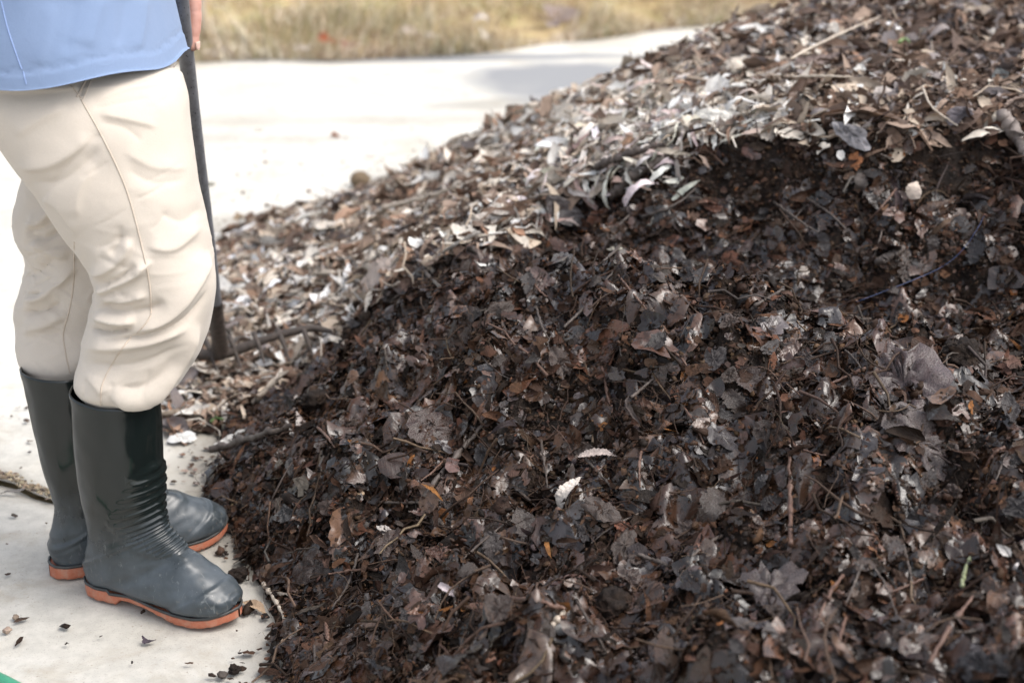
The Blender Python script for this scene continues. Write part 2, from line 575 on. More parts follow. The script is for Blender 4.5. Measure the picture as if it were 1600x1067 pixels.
def slab(name, ylo, yhi, nx, ny, x0=-12, x1=12):
    s = np.linspace(-1, 1, nx)
    x = np.sign(s) * np.abs(s) ** 1.8
    x = (x0 + x1) / 2 + x * (x1 - x0) / 2
    t = np.linspace(0, 1, ny)
    Xg, T = np.meshgrid(x, t, indexing='ij')
    Yg = ylo(Xg) * (1 - T) + yhi(Xg) * T
    Z = 0.004 * fbm(xyz(Xg * .8, Yg * .8), 2, 20)
    Z[:, 0] -= .012
    Z[:, -1] -= .012
    Z -= Z.max() * 0
    V = np.stack([Xg, Yg, Z - .003], -1).reshape(-1, 3)
    # stains
    P = V
    def blob(cx, cy, rx, ry, rot=0.):
        dx, dy = P[:, 0] - cx, P[:, 1] - cy
        a = dx * math.cos(rot) + dy * math.sin(rot)
        b = -dx * math.sin(rot) + dy * math.cos(rot)
        return (a / rx) ** 2 + (b / ry) ** 2
    nn = fbm(xyz(P[:, 0] * 3, P[:, 1] * 3), 3, 22)
    inb = (P[:, 0] > X0 + .02) & (P[:, 0] < X1 - .02) & (P[:, 1] > Y0 + .02) & (P[:, 1] < Y1 - .02)
    hh = np.where(inb, hsample(H, P[:, 0], P[:, 1]), -1)
    silt = np.clip(1 + (hh + 0.0) / .035 + nn * .9, 0, 1) * .7
    silt = np.maximum(silt, .3 * np.clip(1 - np.abs(P[:, 1] - joint_y(P[:, 0])) / .05 + nn, 0, 1) * (P[:, 0] < -.3))
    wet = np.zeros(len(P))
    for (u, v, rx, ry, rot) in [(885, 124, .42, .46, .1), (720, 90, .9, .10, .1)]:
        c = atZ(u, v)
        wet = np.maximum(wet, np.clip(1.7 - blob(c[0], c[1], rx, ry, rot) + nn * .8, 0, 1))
    for (u, v, rx, ry, rot, k) in [(640, 185, 1.6, .12, .05, .22), (420, 215, .9, .10, .0, .22), (800, 160, .5, .12, .3, .4), (450, 345, .6, .18, .5, .4)]:
        c = atZ(u, v)
        silt = np.maximum(silt, k * np.clip(1.2 - blob(c[0], c[1], rx, ry, rot) + nn * 1.3, 0, 1))
    me = mesh_np(name, V, grid_faces(nx, ny)[:, ::-1] if False else grid_faces(nx, ny))
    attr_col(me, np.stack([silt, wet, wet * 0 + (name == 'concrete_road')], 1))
    return tag(link(name, me, M["concrete"]), kind="structure")


slab("concrete_path", lambda x: -6 + 0 * x, lambda x: joint_y(x) - .009, 260, 160)
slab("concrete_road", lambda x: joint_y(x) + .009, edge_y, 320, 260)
# ground sheet under everything, rising into the bank behind
xs = np.concatenate([np.linspace(-90, -8, 24), np.linspace(-7.5, 8, 160), np.linspace(9, 90, 24)])
ys = np.concatenate([np.linspace(-60, 6, 20), np.linspace(6.2, 16, 140), np.linspace(17, 140, 30)])
Xg, Yg = np.meshgrid(xs, ys, indexing='ij')
d = Yg - edge_y(Xg)
Z = -.03 + np.clip(d, 0, 200) * .075 + np.clip(d * 4, 0, 1) * (.06 * fbm(xyz(Xg * 1.3, Yg * 1.3), 3, 30) + .035)
tg = NT("bank_soil")
co = tg.coord("Object")
nz = tg.noise(co, 5, 6, .65)
cc = tg.ramp(nz, [(.3, (.20, .14, .07)), (.5, (.42, .32, .17)), (.7, (.30, .29, .12))])
tg.out(cc, .95, tg.bump(nz, .8, .03), .2)
me = mesh_np("ground", np.stack([Xg, Yg, Z], -1).reshape(-1, 3), grid_faces(len(xs), len(ys)))
ground = tag(link("ground", me, tg.m), kind="structure")


def bank_z(x, y):
    d = y - edge_y(x)
    return -.03 + np.clip(d, 0, 200) * .075 + np.clip(d * 4, 0, 1) * (.06 * fbm(xyz(x * 1.3, y * 1.3), 3, 30) + .035)


# ------------------------------------------------------------------ dry grass on the bank
def grass():
    n = 30000
    x = RNG.uniform(-4.2, 4.2, n)
    y = edge_y(x) + RNG.exponential(1.3, n) - .06
    y[: n // 6] = edge_y(x[: n // 6]) + RNG.uniform(-.10, .12, n // 6)
    cl = fbm(xyz(x * 1.7, y * 1.7), 3, 40) * 1.6
    L = RNG.uniform(.06, .2, n) * (1 + cl * 1.2)
    L[: n // 6] *= .6
    az = RNG.uniform(0, 2 * np.pi, n) * .55 + np.pi + fbm(xyz(x * 1.5, y * 1.5), 2, 43) * 4
    lean = RNG.uniform(.35, 1.5, n)
    w = RNG.uniform(.002, .0045, n)
    z = np.where(y > edge_y(x), bank_z(x, y), 0.0)
    seg = 4
    V = np.zeros((n, seg, 2, 3))
    dirx, diry = np.cos(az), np.sin(az)
    for k in range(seg):
        s = k / (seg - 1)
        ang = lean * s
        r = L * np.sin(ang) * s * 1.1
        hz = L * s * np.cos(ang * .9) + .004
        c = np.stack([x + dirx * r, y + diry * r, z + np.maximum(hz, .005 + .01 * RNG.random(n))], -1)
        off = np.stack([-diry, dirx, 0 * x], -1) * (w * (1 - s * .8))[:, None]
        V[:, k, 0] = c - off
        V[:, k, 1] = c + off
    base = np.arange(n)[:, None] * seg * 2
    f = np.stack([base + 2 * k + np.array([0, 1, 3, 2]) for k in range(seg - 1)], 1).reshape(-1, 4)
    straw = np.array([[.64, .54, .41], [.52, .41, .29], [.76, .70, .58], [.32, .22, .15], [.37, .36, .21]])
    p = np.stack([.3 + 0 * x, .25 + 0 * x, .2 + .1 * cl, np.clip(.2 - cl * .5, .05, 1), np.clip(.14 + cl * .9 + .12 * (y - edge_y(x) > .45), 0, .9)], 1)
    p = np.clip(p, .01, None)
    p /= p.sum(1)[:, None]
    pick = (p.cumsum(1) > RNG.random(n)[:, None]).argmax(1)
    C = straw[pick] * RNG.uniform(.75, 1.2, n)[:, None]
    me = mesh_np("dry_grass", V.reshape(-1, 3), f)
    attr_col(me, np.repeat(C, seg * 2, 0))
    t = NT("grass_blade")
    at = t.node("ShaderNodeAttribute", attribute_name="tone")
    t.out(at.outputs["Color"], .7, None, .3)
    tag(link("dry_grass", me, t.m), kind="stuff")


grass()
# ------------------------------------------------------------------ leaf and litter shapes
def frag_shape(seed, rings=2, segs=12, rag=.28, curl=.35, aspect=1.0, lobes=1.0, crump=.03):
    """a ragged scrap of leaf, unit size, fan of rings"""
    r = np.random.default_rng(seed)
    th = np.arange(segs) / segs * 2 * np.pi
    R = 1 + .16 * rag * r.normal(size=segs)
    for kk, am in ((2, .24), (3, .17), (4, .11), (5, .09), (7, .06)):
        R = R + lobes * am * r.normal() * (.5 + rag) * np.cos(th * kk + r.uniform(0, 6))
    if r.random() < .6:                                    # torn straight along veins
        for _ in range(r.integers(3, 6)):
            cs = np.cos(th - r.uniform(0, 6.28))
            R = np.where(cs > .05, np.minimum(R, r.uniform(.45, .95) / np.maximum(cs, .05)), R)
        R = R * (1 + .10 * rag * r.normal(size=segs))
    for _ in range(r.integers(0, 3)):                      # a bite or a tear
        R = R - r.uniform(.15, .5) * np.exp(-((np.angle(np.exp(1j * (th - r.uniform(0, 6.28))))) / r.uniform(.15, .4)) ** 2)
    R = .5 * np.clip(R, .3, 1.6)
    V = [np.zeros((1, 3))]
    for k in range(1, rings + 1):
        s = k / rings
        jit = r.normal(size=segs) * .03
        V.append(np.stack([np.cos(th + jit) * R * s, np.sin(th + jit) * R * s * aspect, 0 * th], -1))
    V = np.concatenate(V)
    a, b, c = r.normal(size=3) * curl
    ax = r.uniform(0, np.pi)
    p = V[:, 0] * np.cos(ax) + V[:, 1] * np.sin(ax)
    q = -V[:, 0] * np.sin(ax) + V[:, 1] * np.cos(ax)
    V[:, 2] = a * p * p * 1.6 + b * .5 * q * q + c * .5 * np.abs(q) + r.normal(size=len(V)) * crump
    V[:, 2] -= V[:, 2].mean()
    F = []
    j = np.arange(segs)
    tri = np.stack([0 * j, 1 + j, 1 + (j + 1) % segs], -1)
    for k in range(1, rings):
        o0, o1 = 1 + (k - 1) * segs, 1 + k * segs
        F.append(np.stack([o0 + j, o1 + j, o1 + (j + 1) % segs, o0 + (j + 1) % segs], -1))
    uv = np.stack([V[:, 0], V[:, 1], np.full(len(V), .5)], -1)
    return V, [np.concatenate(F), tri], uv


def leaf_shape(seed, nu=9, nv=5, aspect=.5, curl=.3, fold=.25, ribs=0, rag=.08, torn=0., twist=.2, roll=0.):
    """a whole leaf, unit length along x, pointed ends, folded on its midrib"""
    r = np.random.default_rng(seed)
    s = np.linspace(0, 1, nu)
    t = np.linspace(-1, 1, nv)
    S, T = np.meshgrid(s, t, indexing='ij')
    w = aspect * .5 * np.sin(np.pi * np.clip(S, 0, 1) ** .85) ** .8 * (1.15 - .3 * S)
    w = np.maximum(w, .012)
    edge = 1 + rag * r.normal(size=S.shape) * (np.abs(T) > .9)
    if torn:
        edge -= torn * (r.random(S.shape) < .25) * (np.abs(T) > .9)
    X = S - .5 + .02 * r.normal(size=S.shape) * (np.abs(T) > .9)
    Yc = T * w * edge
    c1, c2, ph = r.normal() * curl, r.normal() * curl * .6, r.uniform(0, 6)
    Z = c1 * (X * 1.3) ** 2 * 1.6 + c2 * X + fold * np.abs(Yc) * r.uniform(.6, 1.6)
    if roll:
        a = Yc / (aspect * .5) * roll
        Yc, Z = np.sin(a) * aspect * .5 / max(roll, .5), Z + (1 - np.cos(a)) * aspect * .5 / max(roll, .5)
    Z += r.normal() * twist * X * Yc * 3
    Z += .02 * np.sin(X * 9 + ph) + .015 * r.normal(size=S.shape)
    if ribs:
        Z += .013 * np.sin((X - np.abs(T) * .10) * ribs * 2 * np.pi) * np.minimum(1, np.abs(T) * 2)
    Yc = Yc + .06 * np.sin(X * 3 + ph)
    V = np.stack([X, Yc, Z - Z.mean()], -1).reshape(-1, 3)
    uv = np.stack([X, T * .4, np.full_like(X, 1.0)], -1).reshape(-1, 3)
    return V, [grid_faces(nu, nv)], uv


def lump_shape(seed):
    r = np.random.default_rng(seed)
    V = np.array([[1, 0, 0], [-1, 0, 0], [0, 1, 0], [0, -1, 0], [0, 0, 1], [0, 0, -1]], float)
    F = np.array([[0, 2, 4], [2, 1, 4], [1, 3, 4], [3, 0, 4], [2, 0, 5], [1, 2, 5], [3, 1, 5], [0, 3, 5]])
    vs = list(V)
    cache = {}
    nf = []
    def mid(a, b):
        k = (min(a, b), max(a, b))
        if k not in cache:
            m = vs[a] + vs[b]
            vs.append(m / np.linalg.norm(m))
            cache[k] = len(vs) - 1
        return cache[k]
    for a, b, c in F:
        x, y, z = mid(a, b), mid(b, c), mid(c, a)
        nf += [[a, x, z], [x, b, y], [z, y, c], [x, y, z]]
    V = np.array(vs) * r.uniform(.55, 1.3, (len(vs), 1)) * .5 * np.array([1, r.uniform(.5, .9), r.uniform(.35, .7)])
    return V, [np.array(nf)], V * 0


def twig_shape(seed, n=6, ns=5, bend=.12, rad=.02):
    r = np.random.default_rng(seed)
    x = np.linspace(-.5, .5, n)
    P = np.stack([x, bend * r.normal() * np.cos(x * 3) + .03 * r.normal(size=n), bend * .5 * r.normal() * np.cos(x * 4) + .02 * r.normal(size=n)], -1)
    V, F = tube_np(P, rad * np.linspace(1, .5, n) * r.uniform(.8, 1.2, n), ns, cap=False)
    return V, F, V * 0


def frames(x, y, tilt, rng=RNG, az=None):
    """orthonormal frames lying on the heap, tipped at random"""
    n = len(x)
    cohe = np.stack([perlin(xyz(x * 11, y * 11), 51) + .6 * perlin(xyz(x * 27, y * 27), 53), perlin(xyz(x * 11, y * 11), 52) + .6 * perlin(xyz(x * 27, y * 27), 54), 0 * x], -1) * 1.25
    cohe *= np.clip(hsample(H2, x, y) / .06, 0, 1)[:, None]
    N = normal_at(x, y) + cohe + rng.normal(size=(n, 3)) * np.broadcast_to(tilt, (n,))[:, None]
    N /= np.linalg.norm(N, axis=1)[:, None]
    a = rng.uniform(0, 2 * np.pi, n) if az is None else az
    D = np.stack([np.cos(a), np.sin(a), 0 * a], -1)
    A = D - N * (D * N).sum(1)[:, None]
    A /= np.linalg.norm(A, axis=1)[:, None] + 1e-9
    B = np.cross(N, A)
    return np.stack([A, B, N], -1)          # columns


def scatter(shapes, x, y, size, lift, tilt, tone, az=None, rng=RNG, flat=1.0, sy=None):
    """lay copies of the shapes out; returns V,F,C,UV"""
    n = len(x)
    R = frames(x, y, tilt, rng, az)
    base = np.stack([x, y, ground_h(x, y)], -1) + R[:, :, 2] * np.broadcast_to(lift, (n,))[:, None]
    base[:, 2] = np.maximum(base[:, 2], .002)
    pick = rng.integers(0, len(shapes), n)
    Vs, Cs, Us, Fq, Ft, off = [], [], [], [], [], 0
    size = np.broadcast_to(size, (n,))
    for k, (SV, SF, SU) in enumerate(shapes):
        m = np.where(pick == k)[0]
        if not len(m):
            continue
        loc = SV[None] * size[m][:, None, None] * np.array([1, 1, flat])
        if sy is not None:
            loc = loc * np.stack([np.ones(len(m)), sy[m], np.ones(len(m))], -1)[:, None, :]
        W = np.einsum('nij,nvj->nvi', R[m], loc) + base[m][:, None]
        onfloor = (base[m][:, 2] < .03)[:, None]
        W[..., 2] = np.where(onfloor, np.maximum(W[..., 2], .0012 + .002 * rng.random((len(m), 1))), W[..., 2])
        nv = len(SV)
        Vs.append(W.reshape(-1, 3))
        Cs.append(np.repeat(tone[m], nv, 0))
        Us.append(np.tile(SU, (len(m), 1)))
        o = off + np.arange(len(m))[:, None, None] * nv
        for f in SF:
            g = (f[None] + o).reshape(-1, f.shape[1])
            (Fq if f.shape[1] == 4 else Ft).append(g)
        off += nv * len(m)
    F = []
    if Fq:
        F.append(np.concatenate(Fq))
    if Ft:
        F.append(np.concatenate(Ft))
    return np.concatenate(Vs), F, np.concatenate(Cs), np.concatenate(Us)


def litter(name, mat, *a, **k):
    V, F, C, U = scatter(*a, **k)
    me = mesh_np(name, V, F)
    attr_col(me, C)
    attr_vec(me, U)
    return tag(link(name, me, mat), kind="stuff")


WETP = np.array([[.032, .0155, .0085], [.054, .026, .0145], [.010, .006, .004], [.095, .054, .038], [.030, .024, .025],
                 [.115, .055, .031], [.24, .095, .030], [.085, .066, .060], [.018, .0095, .006], [.27, .18, .125]])
WETW = [.21, .19, .17, .12, .08, .09, .010, .03, .08, .002]
TWP = np.array([[.030, .017, .011], [.055, .033, .023], [.10, .065, .045], [.075, .06, .053], [.15, .10, .07]])
TWW = [.3, .3, .2, .12, .08]
DRYP = np.array([[.26, .19, .145], [.14, .088, .060], [.44, .36, .28], [.64, .58, .50], [.31, .20, .14], [.085, .055, .042], [.76, .74, .70], [.20, .175, .17], [.34, .20, .13]])
DRYW = [.18, .20, .14, .10, .09, .14, .05, .07, .03]


def tones(P, W, n, rng=RNG, v=.25):
    W = np.array(W) / np.sum(W)
    C = P[rng.choice(len(P), n, p=W)]
    return np.clip(C * rng.uniform(1 - v, 1 + v, (n, 1)) * rng.uniform(.93, 1.07, (n, 3)), 0, .85)


def spots(n, x0, x1, y0, y1, rng=RNG, minh=.0):
    x, y = rng.uniform(x0, x1, n), rng.uniform(y0, y1, n)
    h = hsample(H2, x, y)
    # density: keep what can be seen from in front or a step to the side
    q = proj(np.stack([x, y, np.maximum(h, 0)], -1))
    ok = (h > minh) & (q[:, 0] > -250) & (q[:, 0] < 1900) & (q[:, 1] > -160) & (q[:, 1] < 1300)
    return x[ok], y[ok]


def isdark(x, y, jitter=14, rng=RNG):
    q = proj(np.stack([x, y, hsample(H2, x, y)], -1)) + rng.normal(size=(len(x), 2)) * jitter
    return inpoly(q, DARK) | (q[:, 1] > 1150), q


FR = [frag_shape(s, 2, 12, .42, .24, random.uniform(.5, 1)) for s in range(60)]
FRN = [frag_shape(100 + s, 3, 18, .42, .25, random.uniform(.5, 1)) for s in range(50)]
LF = [leaf_shape(s, 8, 5, random.uniform(.35, .62), .22, .25, 0, .1, .3) for s in range(24)]
LFN = [leaf_shape(50 + s, 13, 7, random.uniform(.4, .65), .25, .18, 0, .10, .35) for s in range(24)]
LRIB = [leaf_shape(90 + s, 40, 7, random.uniform(.3, .5), .3, .2, 9, .06, .2) for s in range(6)]
STRIP = [leaf_shape(130 + s, 12, 3, random.uniform(.12, .2), .28, .3, 0, .1, .2, .5) for s in range(16)]
ROLL = [leaf_shape(160 + s, 10, 7, random.uniform(.3, .45), .2, .1, 0, .08, .1, .3, random.uniform(1., 2.)) for s in range(10)]
LUMP = [lump_shape(s) for s in range(20)]
TW = [twig_shape(s) for s in range(20)]
TWF = [twig_shape(40 + s, 9, 4, .3, .006) for s in range(20)]


def crumbly(x, y):
    return fbm(xyz(x * 7, y * 7), 2, 61) > .17


def build_litter():
    rng = np.random.default_rng(5)
    # crumbs of soil over the dug part
    x, y = spots(110000, -.7, 1.5, .9, 2.95, rng)
    dk, q = isdark(x, y, 10, rng)
    x, y = x[dk], y[dk]
    n = len(x)
    soil = tones(np.array([[.026, .0135, .0075], [.050, .027, .0145], [.085, .047, .025], [.012, .007, .0045]]), [.35, .35, .15, .15], n, rng)
    litter("soil_crumbs", M["damp"], LUMP, x, y, rng.gamma(2., .0022, n) + .002, rng.uniform(-.002, .010, n) + .006 * crumbly(x, y), .8, soil, rng=rng)
    # clods
    x, y = spots(1500, -.7, 1.5, .9, 2.95, rng)
    dk, q = isdark(x, y, 10, rng)
    x, y = x[dk], y[dk]
    n = len(x)
    litter("compost_clods", M["damp"], LUMP, x, y, rng.uniform(.012, .045, n), rng.uniform(-.006, .004, n), .6, tones(WETP[:3], [.4, .3, .3], n, rng), rng=rng)
    # wet scraps, small to middling
    x, y = spots(105000, -.8, 1.6, .9, 3.0, rng)
    dk, q = isdark(x, y, 12, rng)
    dk &= ~(crumbly(x, y) & (rng.random(len(x)) < .6))
    x, y = x[dk], y[dk]
    n = len(x)
    sz = np.clip(rng.gamma(2.3, .0056, n), .005, .05)
    lf, tl, tn = rng.uniform(.0, .014, n), rng.uniform(.15, .6, n), tones(WETP, WETW, n, rng)
    for nm_, mt_, k in (("wet_leaf_scraps", M["wet"], slice(0, n // 3)), ("damp_leaf_scraps", M["damp"], slice(n // 3, n))):
        litter(nm_, mt_, FR, x[k], y[k], sz[k], lf[k], tl[k], tn[k], rng=rng)
    # bigger wet pieces and whole leaves
    x, y = spots(8500, -.8, 1.6, .9, 3.0, rng)
    dk, q = isdark(x, y, 6, rng)
    dk &= ~(crumbly(x, y) & (rng.random(len(x)) < .75))
    x, y = x[dk], y[dk]
    n = len(x)
    sz = np.clip(rng.gamma(3.6, .0098, n), .018, .075)
    litter("wet_leaf_pieces", M["wet"], FRN + LFN + LRIB, x, y, sz, rng.uniform(.001, .014, n), rng.uniform(.04, .30, n), tones(WETP[[0, 1, 2, 3, 4, 5, 7, 8]], [.2, .2, .15, .13, .1, .09, .06, .08], n, rng), rng=rng)
    x, y = spots(5000, -.8, 1.6, .9, 3.0, rng)
    dk, q = isdark(x, y, 6, rng)
    dk &= ~(crumbly(x, y) & (rng.random(len(x)) < .75))
    x, y = x[dk], y[dk]
    n = len(x)
    litter("damp_leaf_strips", M["damp"], STRIP + ROLL[:4], x, y, rng.uniform(.02, .07, n), rng.uniform(.006, .018, n), rng.uniform(.2, .6, n), tones(WETP, WETW, n, rng), rng=rng)
    # matted sheets of stuck-together leaves, draped over the lumps beneath them
    x, y = spots(2300, -.6, 1.5, 1.0, 2.75, rng)
    dk, q = isdark(x, y, 4, rng)
    dk &= (np.hypot(hsample(HSN[0], x, y), hsample(HSN[1], x, y)) < .95) & (hsample(H2, x, y) > .03)
    x, y = x[dk], y[dk]
    n = len(x)
    pal = tones(WETP[[0, 1, 2, 3, 4, 5]], [.25, .25, .12, .2, .08, .1], n, rng, .2)
    parts, cols, uvs = [], [], []
    for k in range(n):
        SV, SF, SU = frag_shape(5000 + k, 6, 26, .4, .1, rng.uniform(.45, .9), 1.0, 0)
        r_, a_ = rng.uniform(.035, .115), rng.uniform(0, 6.28)
        px = x[k] + r_ * (SV[:, 0] * math.cos(a_) - SV[:, 1] * math.sin(a_))
        py = y[k] + r_ * (SV[:, 0] * math.sin(a_) + SV[:, 1] * math.cos(a_))
        o_ = rng.uniform(0, 50)
        edge = np.hypot(SV[:, 0], SV[:, 1])
        pz = ground_h(px, py) + rng.uniform(.003, .015) + .006 * perlin(xyz(px * 55, py * 55) + o_) + .004 * perlin(xyz(px * 130, py * 130) + o_) + rng.uniform(-.01, .03) * edge ** 2
        parts.append((np.stack([px, py, pz], -1), SF))
        cols.append(np.repeat(pal[k:k + 1], len(SV), 0) * (1 + .35 * perlin(xyz(px * 60, py * 60) + o_ + 9))[:, None])
        uvs.append(SU)
    V, F = join_np(parts)
    me = mesh_np("matted_leaf_layers", V, F)
    attr_col(me, np.clip(np.concatenate(cols), 0, .5))
    attr_vec(me, np.concatenate(uvs))
    tag(link("matted_leaf_layers", me, M["wet"]), kind="stuff")
    # leaf mould: tiny torn bits that have settled over everything
    x, y = spots(110000, -.7, 1.5, .9, 2.8, rng)
    dk, q = isdark(x, y, 12, rng)
    dk &= perlin(xyz(x * 16, y * 16), 71) > -.12
    x, y = x[dk], y[dk]
    n = len(x)
    litter("leaf_mould", M["damp"], [frag_shape(300 + s, 2, 6, .5, .5, random.uniform(.4, 1)) for s in range(24)] + LUMP[:6], x, y, rng.gamma(2.5, .0020, n) + .0025,
           rng.uniform(.004, .018, n), 
           .6, tones(WETP[[0, 1, 2, 3, 4, 5, 7, 8]], [.2, .2, .15, .13, .1, .09, .06, .08], n, rng), rng=rng)
    # twigs and root fibres
    x, y = spots(2400, -.8, 1.6, .9, 3.2, rng)
    n = len(x)
    litter("twig_litter", M["damp"], TW, x, y, rng.uniform(.03, .13, n), rng.uniform(.008, .02, n), .25, tones(TWP, TWW, n, rng), rng=rng)
    x, y = spots(9000, -.8, 1.6, .9, 3.2, rng)
    n = len(x)
    litter("root_fibres", M["damp"], TWF, x, y, rng.uniform(.02, .10, n), rng.uniform(.008, .022, n), .5, tones(TWP, TWW, n, rng), rng=rng)

    # dry part -----------------------------------------------------------
    x, y = spots(130000, -1.0, 2.4, 2.1, 5.2, rng, -.012)
    dk, q = isdark(x, y, 8, rng)
    thin = (hsample(H2, x, y) > .02) | (rng.random(len(x)) < .5)
    keep = ~dk & thin & (q[:, 1] > -120)
    x, y, q = x[keep], y[keep], q[keep]
    n = len(x)
    # top right of the heap is browner, the ledge above the cut is the palest
    pale = np.exp(-((q[:, 0] - 1030) / 230) ** 2 - ((q[:, 1] - 215) / 75) ** 2) * 1.2 + .55 * np.exp(-((q[:, 0] - 480) / 260) ** 2 - ((q[:, 1] - 500) / 130) ** 2) + .25
    brown = np.clip((q[:, 0] - 1180) / 200, 0, 1) * .8 + .35 * (q[:, 1] < 130)
    W = np.array(DRYW)[None] * np.exp(np.outer(pale, [0, -.9, .6, 1.4, -.3, -1.6, 1.9, -.2, -.4]) + np.outer(brown, [-.2, .7, -.6, -1.0, -.5, 1.2, -1.3, 1.2, -.8]))
    W /= W.sum(1)[:, None]
    pk = (W.cumsum(1) > rng.random(n)[:, None]).argmax(1)
    C = np.clip(DRYP[pk] * rng.uniform(.75, 1.25, (n, 1)), 0, .82)
    sz = np.clip(rng.gamma(2.3, .0100, n), .008, .075)
    third = rng.random(n)
    A = third < .48
    litter("dry_leaf_scraps", M["dry"], FR, x[A], y[A], sz[A], rng.uniform(0, .018, A.sum()), rng.uniform(.2, .7, A.sum()), C[A], rng=rng)
    A = (third >= .48) & (third < .66)
    litter("dry_leaf_pieces", M["dry"], LF + LRIB[:2] + FR[:8], x[A], y[A], sz[A] * 1.5 + .01, rng.uniform(.004, .02, A.sum()), rng.uniform(.2, .6, A.sum()), C[A], rng=rng)
    A = (third >= .66) & (third < .90)
    litter("dry_leaf_strips", M["dry"], STRIP + ROLL, x[A], y[A], sz[A] * 1.6 + .02, rng.uniform(.006, .022, A.sum()), rng.uniform(.2, .6, A.sum()), C[A], rng=rng)
    A = third >= .935
    litter("dry_twig_litter", M["dry"], TW, x[A], y[A], rng.uniform(.03, .13, A.sum()), rng.uniform(.01, .022, A.sum()), .3, C[A], rng=rng)
    # shredded pale strips lying down the ledge
    m = 900
    u, v = rng.normal(985, 75, m), rng.normal(225, 38, m)
    v += (985 - u) * .35
    pts = np.array([hit(a, b) for a, b in zip(u[:420], v[:420])])
    m = len(pts)
    litter("pale_leaf_shreds", M["dry"], STRIP, pts[:, 0], pts[:, 1], rng.uniform(.04, .11, m), rng.uniform(.008, .025, m), .22,
           tones(np.array([[.74, .69, .63], [.56, .48, .42], [.38, .29, .24]]), [.5, .3, .2], m, rng), az=rng.normal(.25, .55, m), rng=rng)
    # thin scatter over the concrete at the foot of the heap
    x = rng.uniform(-1.15, 1.2, 90000)
    y = 1.2 + 4.2 * rng.random(90000) ** 1.5
    h = hsample(H, x, y) + .02 * perlin(xyz(x * 9, y * 9), 66)
    p = np.exp(np.clip(h, -.2, 0) / .019) * (h < .03)
    k = rng.random(len(x)) < p * .36 + .0011
    k &= ~((x < -.45) & (y < 1.9) & (rng.random(len(x)) < .6))
    x, y = x[k], y[k]
    n = len(x)
    far = y > 2.25
    C = np.where(far[:, None], tones(DRYP, DRYW, n, rng) * .7, tones(WETP, WETW, n, rng))
    litter("path_crumbs", M["damp"], FR + LUMP, x, y, rng.gamma(2, .0042, n) + .003, .003, .25, C, rng=rng)
    # dirt lying in the joint
    x = rng.uniform(-1.4, -.45, 5000)
    y = joint_y(x) + rng.normal(0, .0065, 5000)
    n = len(x)
    litter("joint_grit", M["dry"], LUMP, x, y, rng.gamma(2, .0016, n) + .0015, -.002 + 0 * x, .5,
           tones(np.array([[.34, .27, .18], [.2, .15, .1], [.06, .05, .04], [.5, .42, .3]]), [.4, .3, .2, .1], n, rng), rng=rng)


build_litter()
# ------------------------------------------------------------------ person
def eval_mesh(o, name):
    dg = bpy.context.evaluated_depsgraph_get()
    me = bpy.data.meshes.new_from_object(o.evaluated_get(dg))
    me.name = name
    return me


def remeshed(V, F, voxel, smooth_it, name):
    me = mesh_np(name, V, F)
    o = bpy.data.objects.new("tmp", me)
    COL.objects.link(o)
    m = o.modifiers.new("r", 'REMESH')
    m.mode = 'VOXEL'
    m.voxel_size = voxel
    s = o.modifiers.new("s", 'SMOOTH')
    s.factor, s.iterations = .5, smooth_it
    out = eval_mesh(o, name)
    bpy.data.objects.remove(o)
    out.polygons.foreach_set("use_smooth", np.ones(len(out.polygons), bool))
    return out


def get_co(me):
    V = np.empty(len(me.vertices) * 3, np.float32)
    me.vertices.foreach_get("co", V)
    N = np.empty(len(me.vertices) * 3, np.float32)
    me.vertices.foreach_get("normal", N)
    return V.reshape(-1, 3).astype(float), N.reshape(-1, 3).astype(float)


def set_co(me, V):
    me.vertices.foreach_set("co", V.astype(np.float32).ravel())
    me.update()


def loft(rings, n=60, ns=56, e=2.2, cap=True):
    """rings: (z, xmin, xmax, ycentre, yhalf) -> closed tube"""
    R = catmull(np.array(rings, float), n)
    th = np.arange(ns) / ns * 2 * np.pi
    c, s = np.cos(th), np.sin(th)
    cx = np.sign(c) * np.abs(c) ** (2 / e)
    sy = np.sign(s) * np.abs(s) ** (2 / e)
    V = np.stack([((R[:, 1] + R[:, 2]) / 2)[:, None] + ((R[:, 2] - R[:, 1]) / 2)[:, None] * cx,
                  R[:, 3][:, None] + R[:, 4][:, None] * sy,
                  np.repeat(R[:, :1], ns, 1)], -1).reshape(-1, 3)
    F = [grid_faces(n, ns, wrap_v=True)]
    if cap:
        V = np.concatenate([V, V[:ns].mean(0)[None], V[-ns:].mean(0)[None]])
        j = np.arange(ns)
        L = (n - 1) * ns
        F.append(np.concatenate([np.stack([(j + 1) % ns, j, np.full(ns, len(V) - 2)], -1)[:, ::-1],
                                 np.stack([L + j, L + (j + 1) % ns, np.full(ns, len(V) - 1)], -1)]))
    return V, F


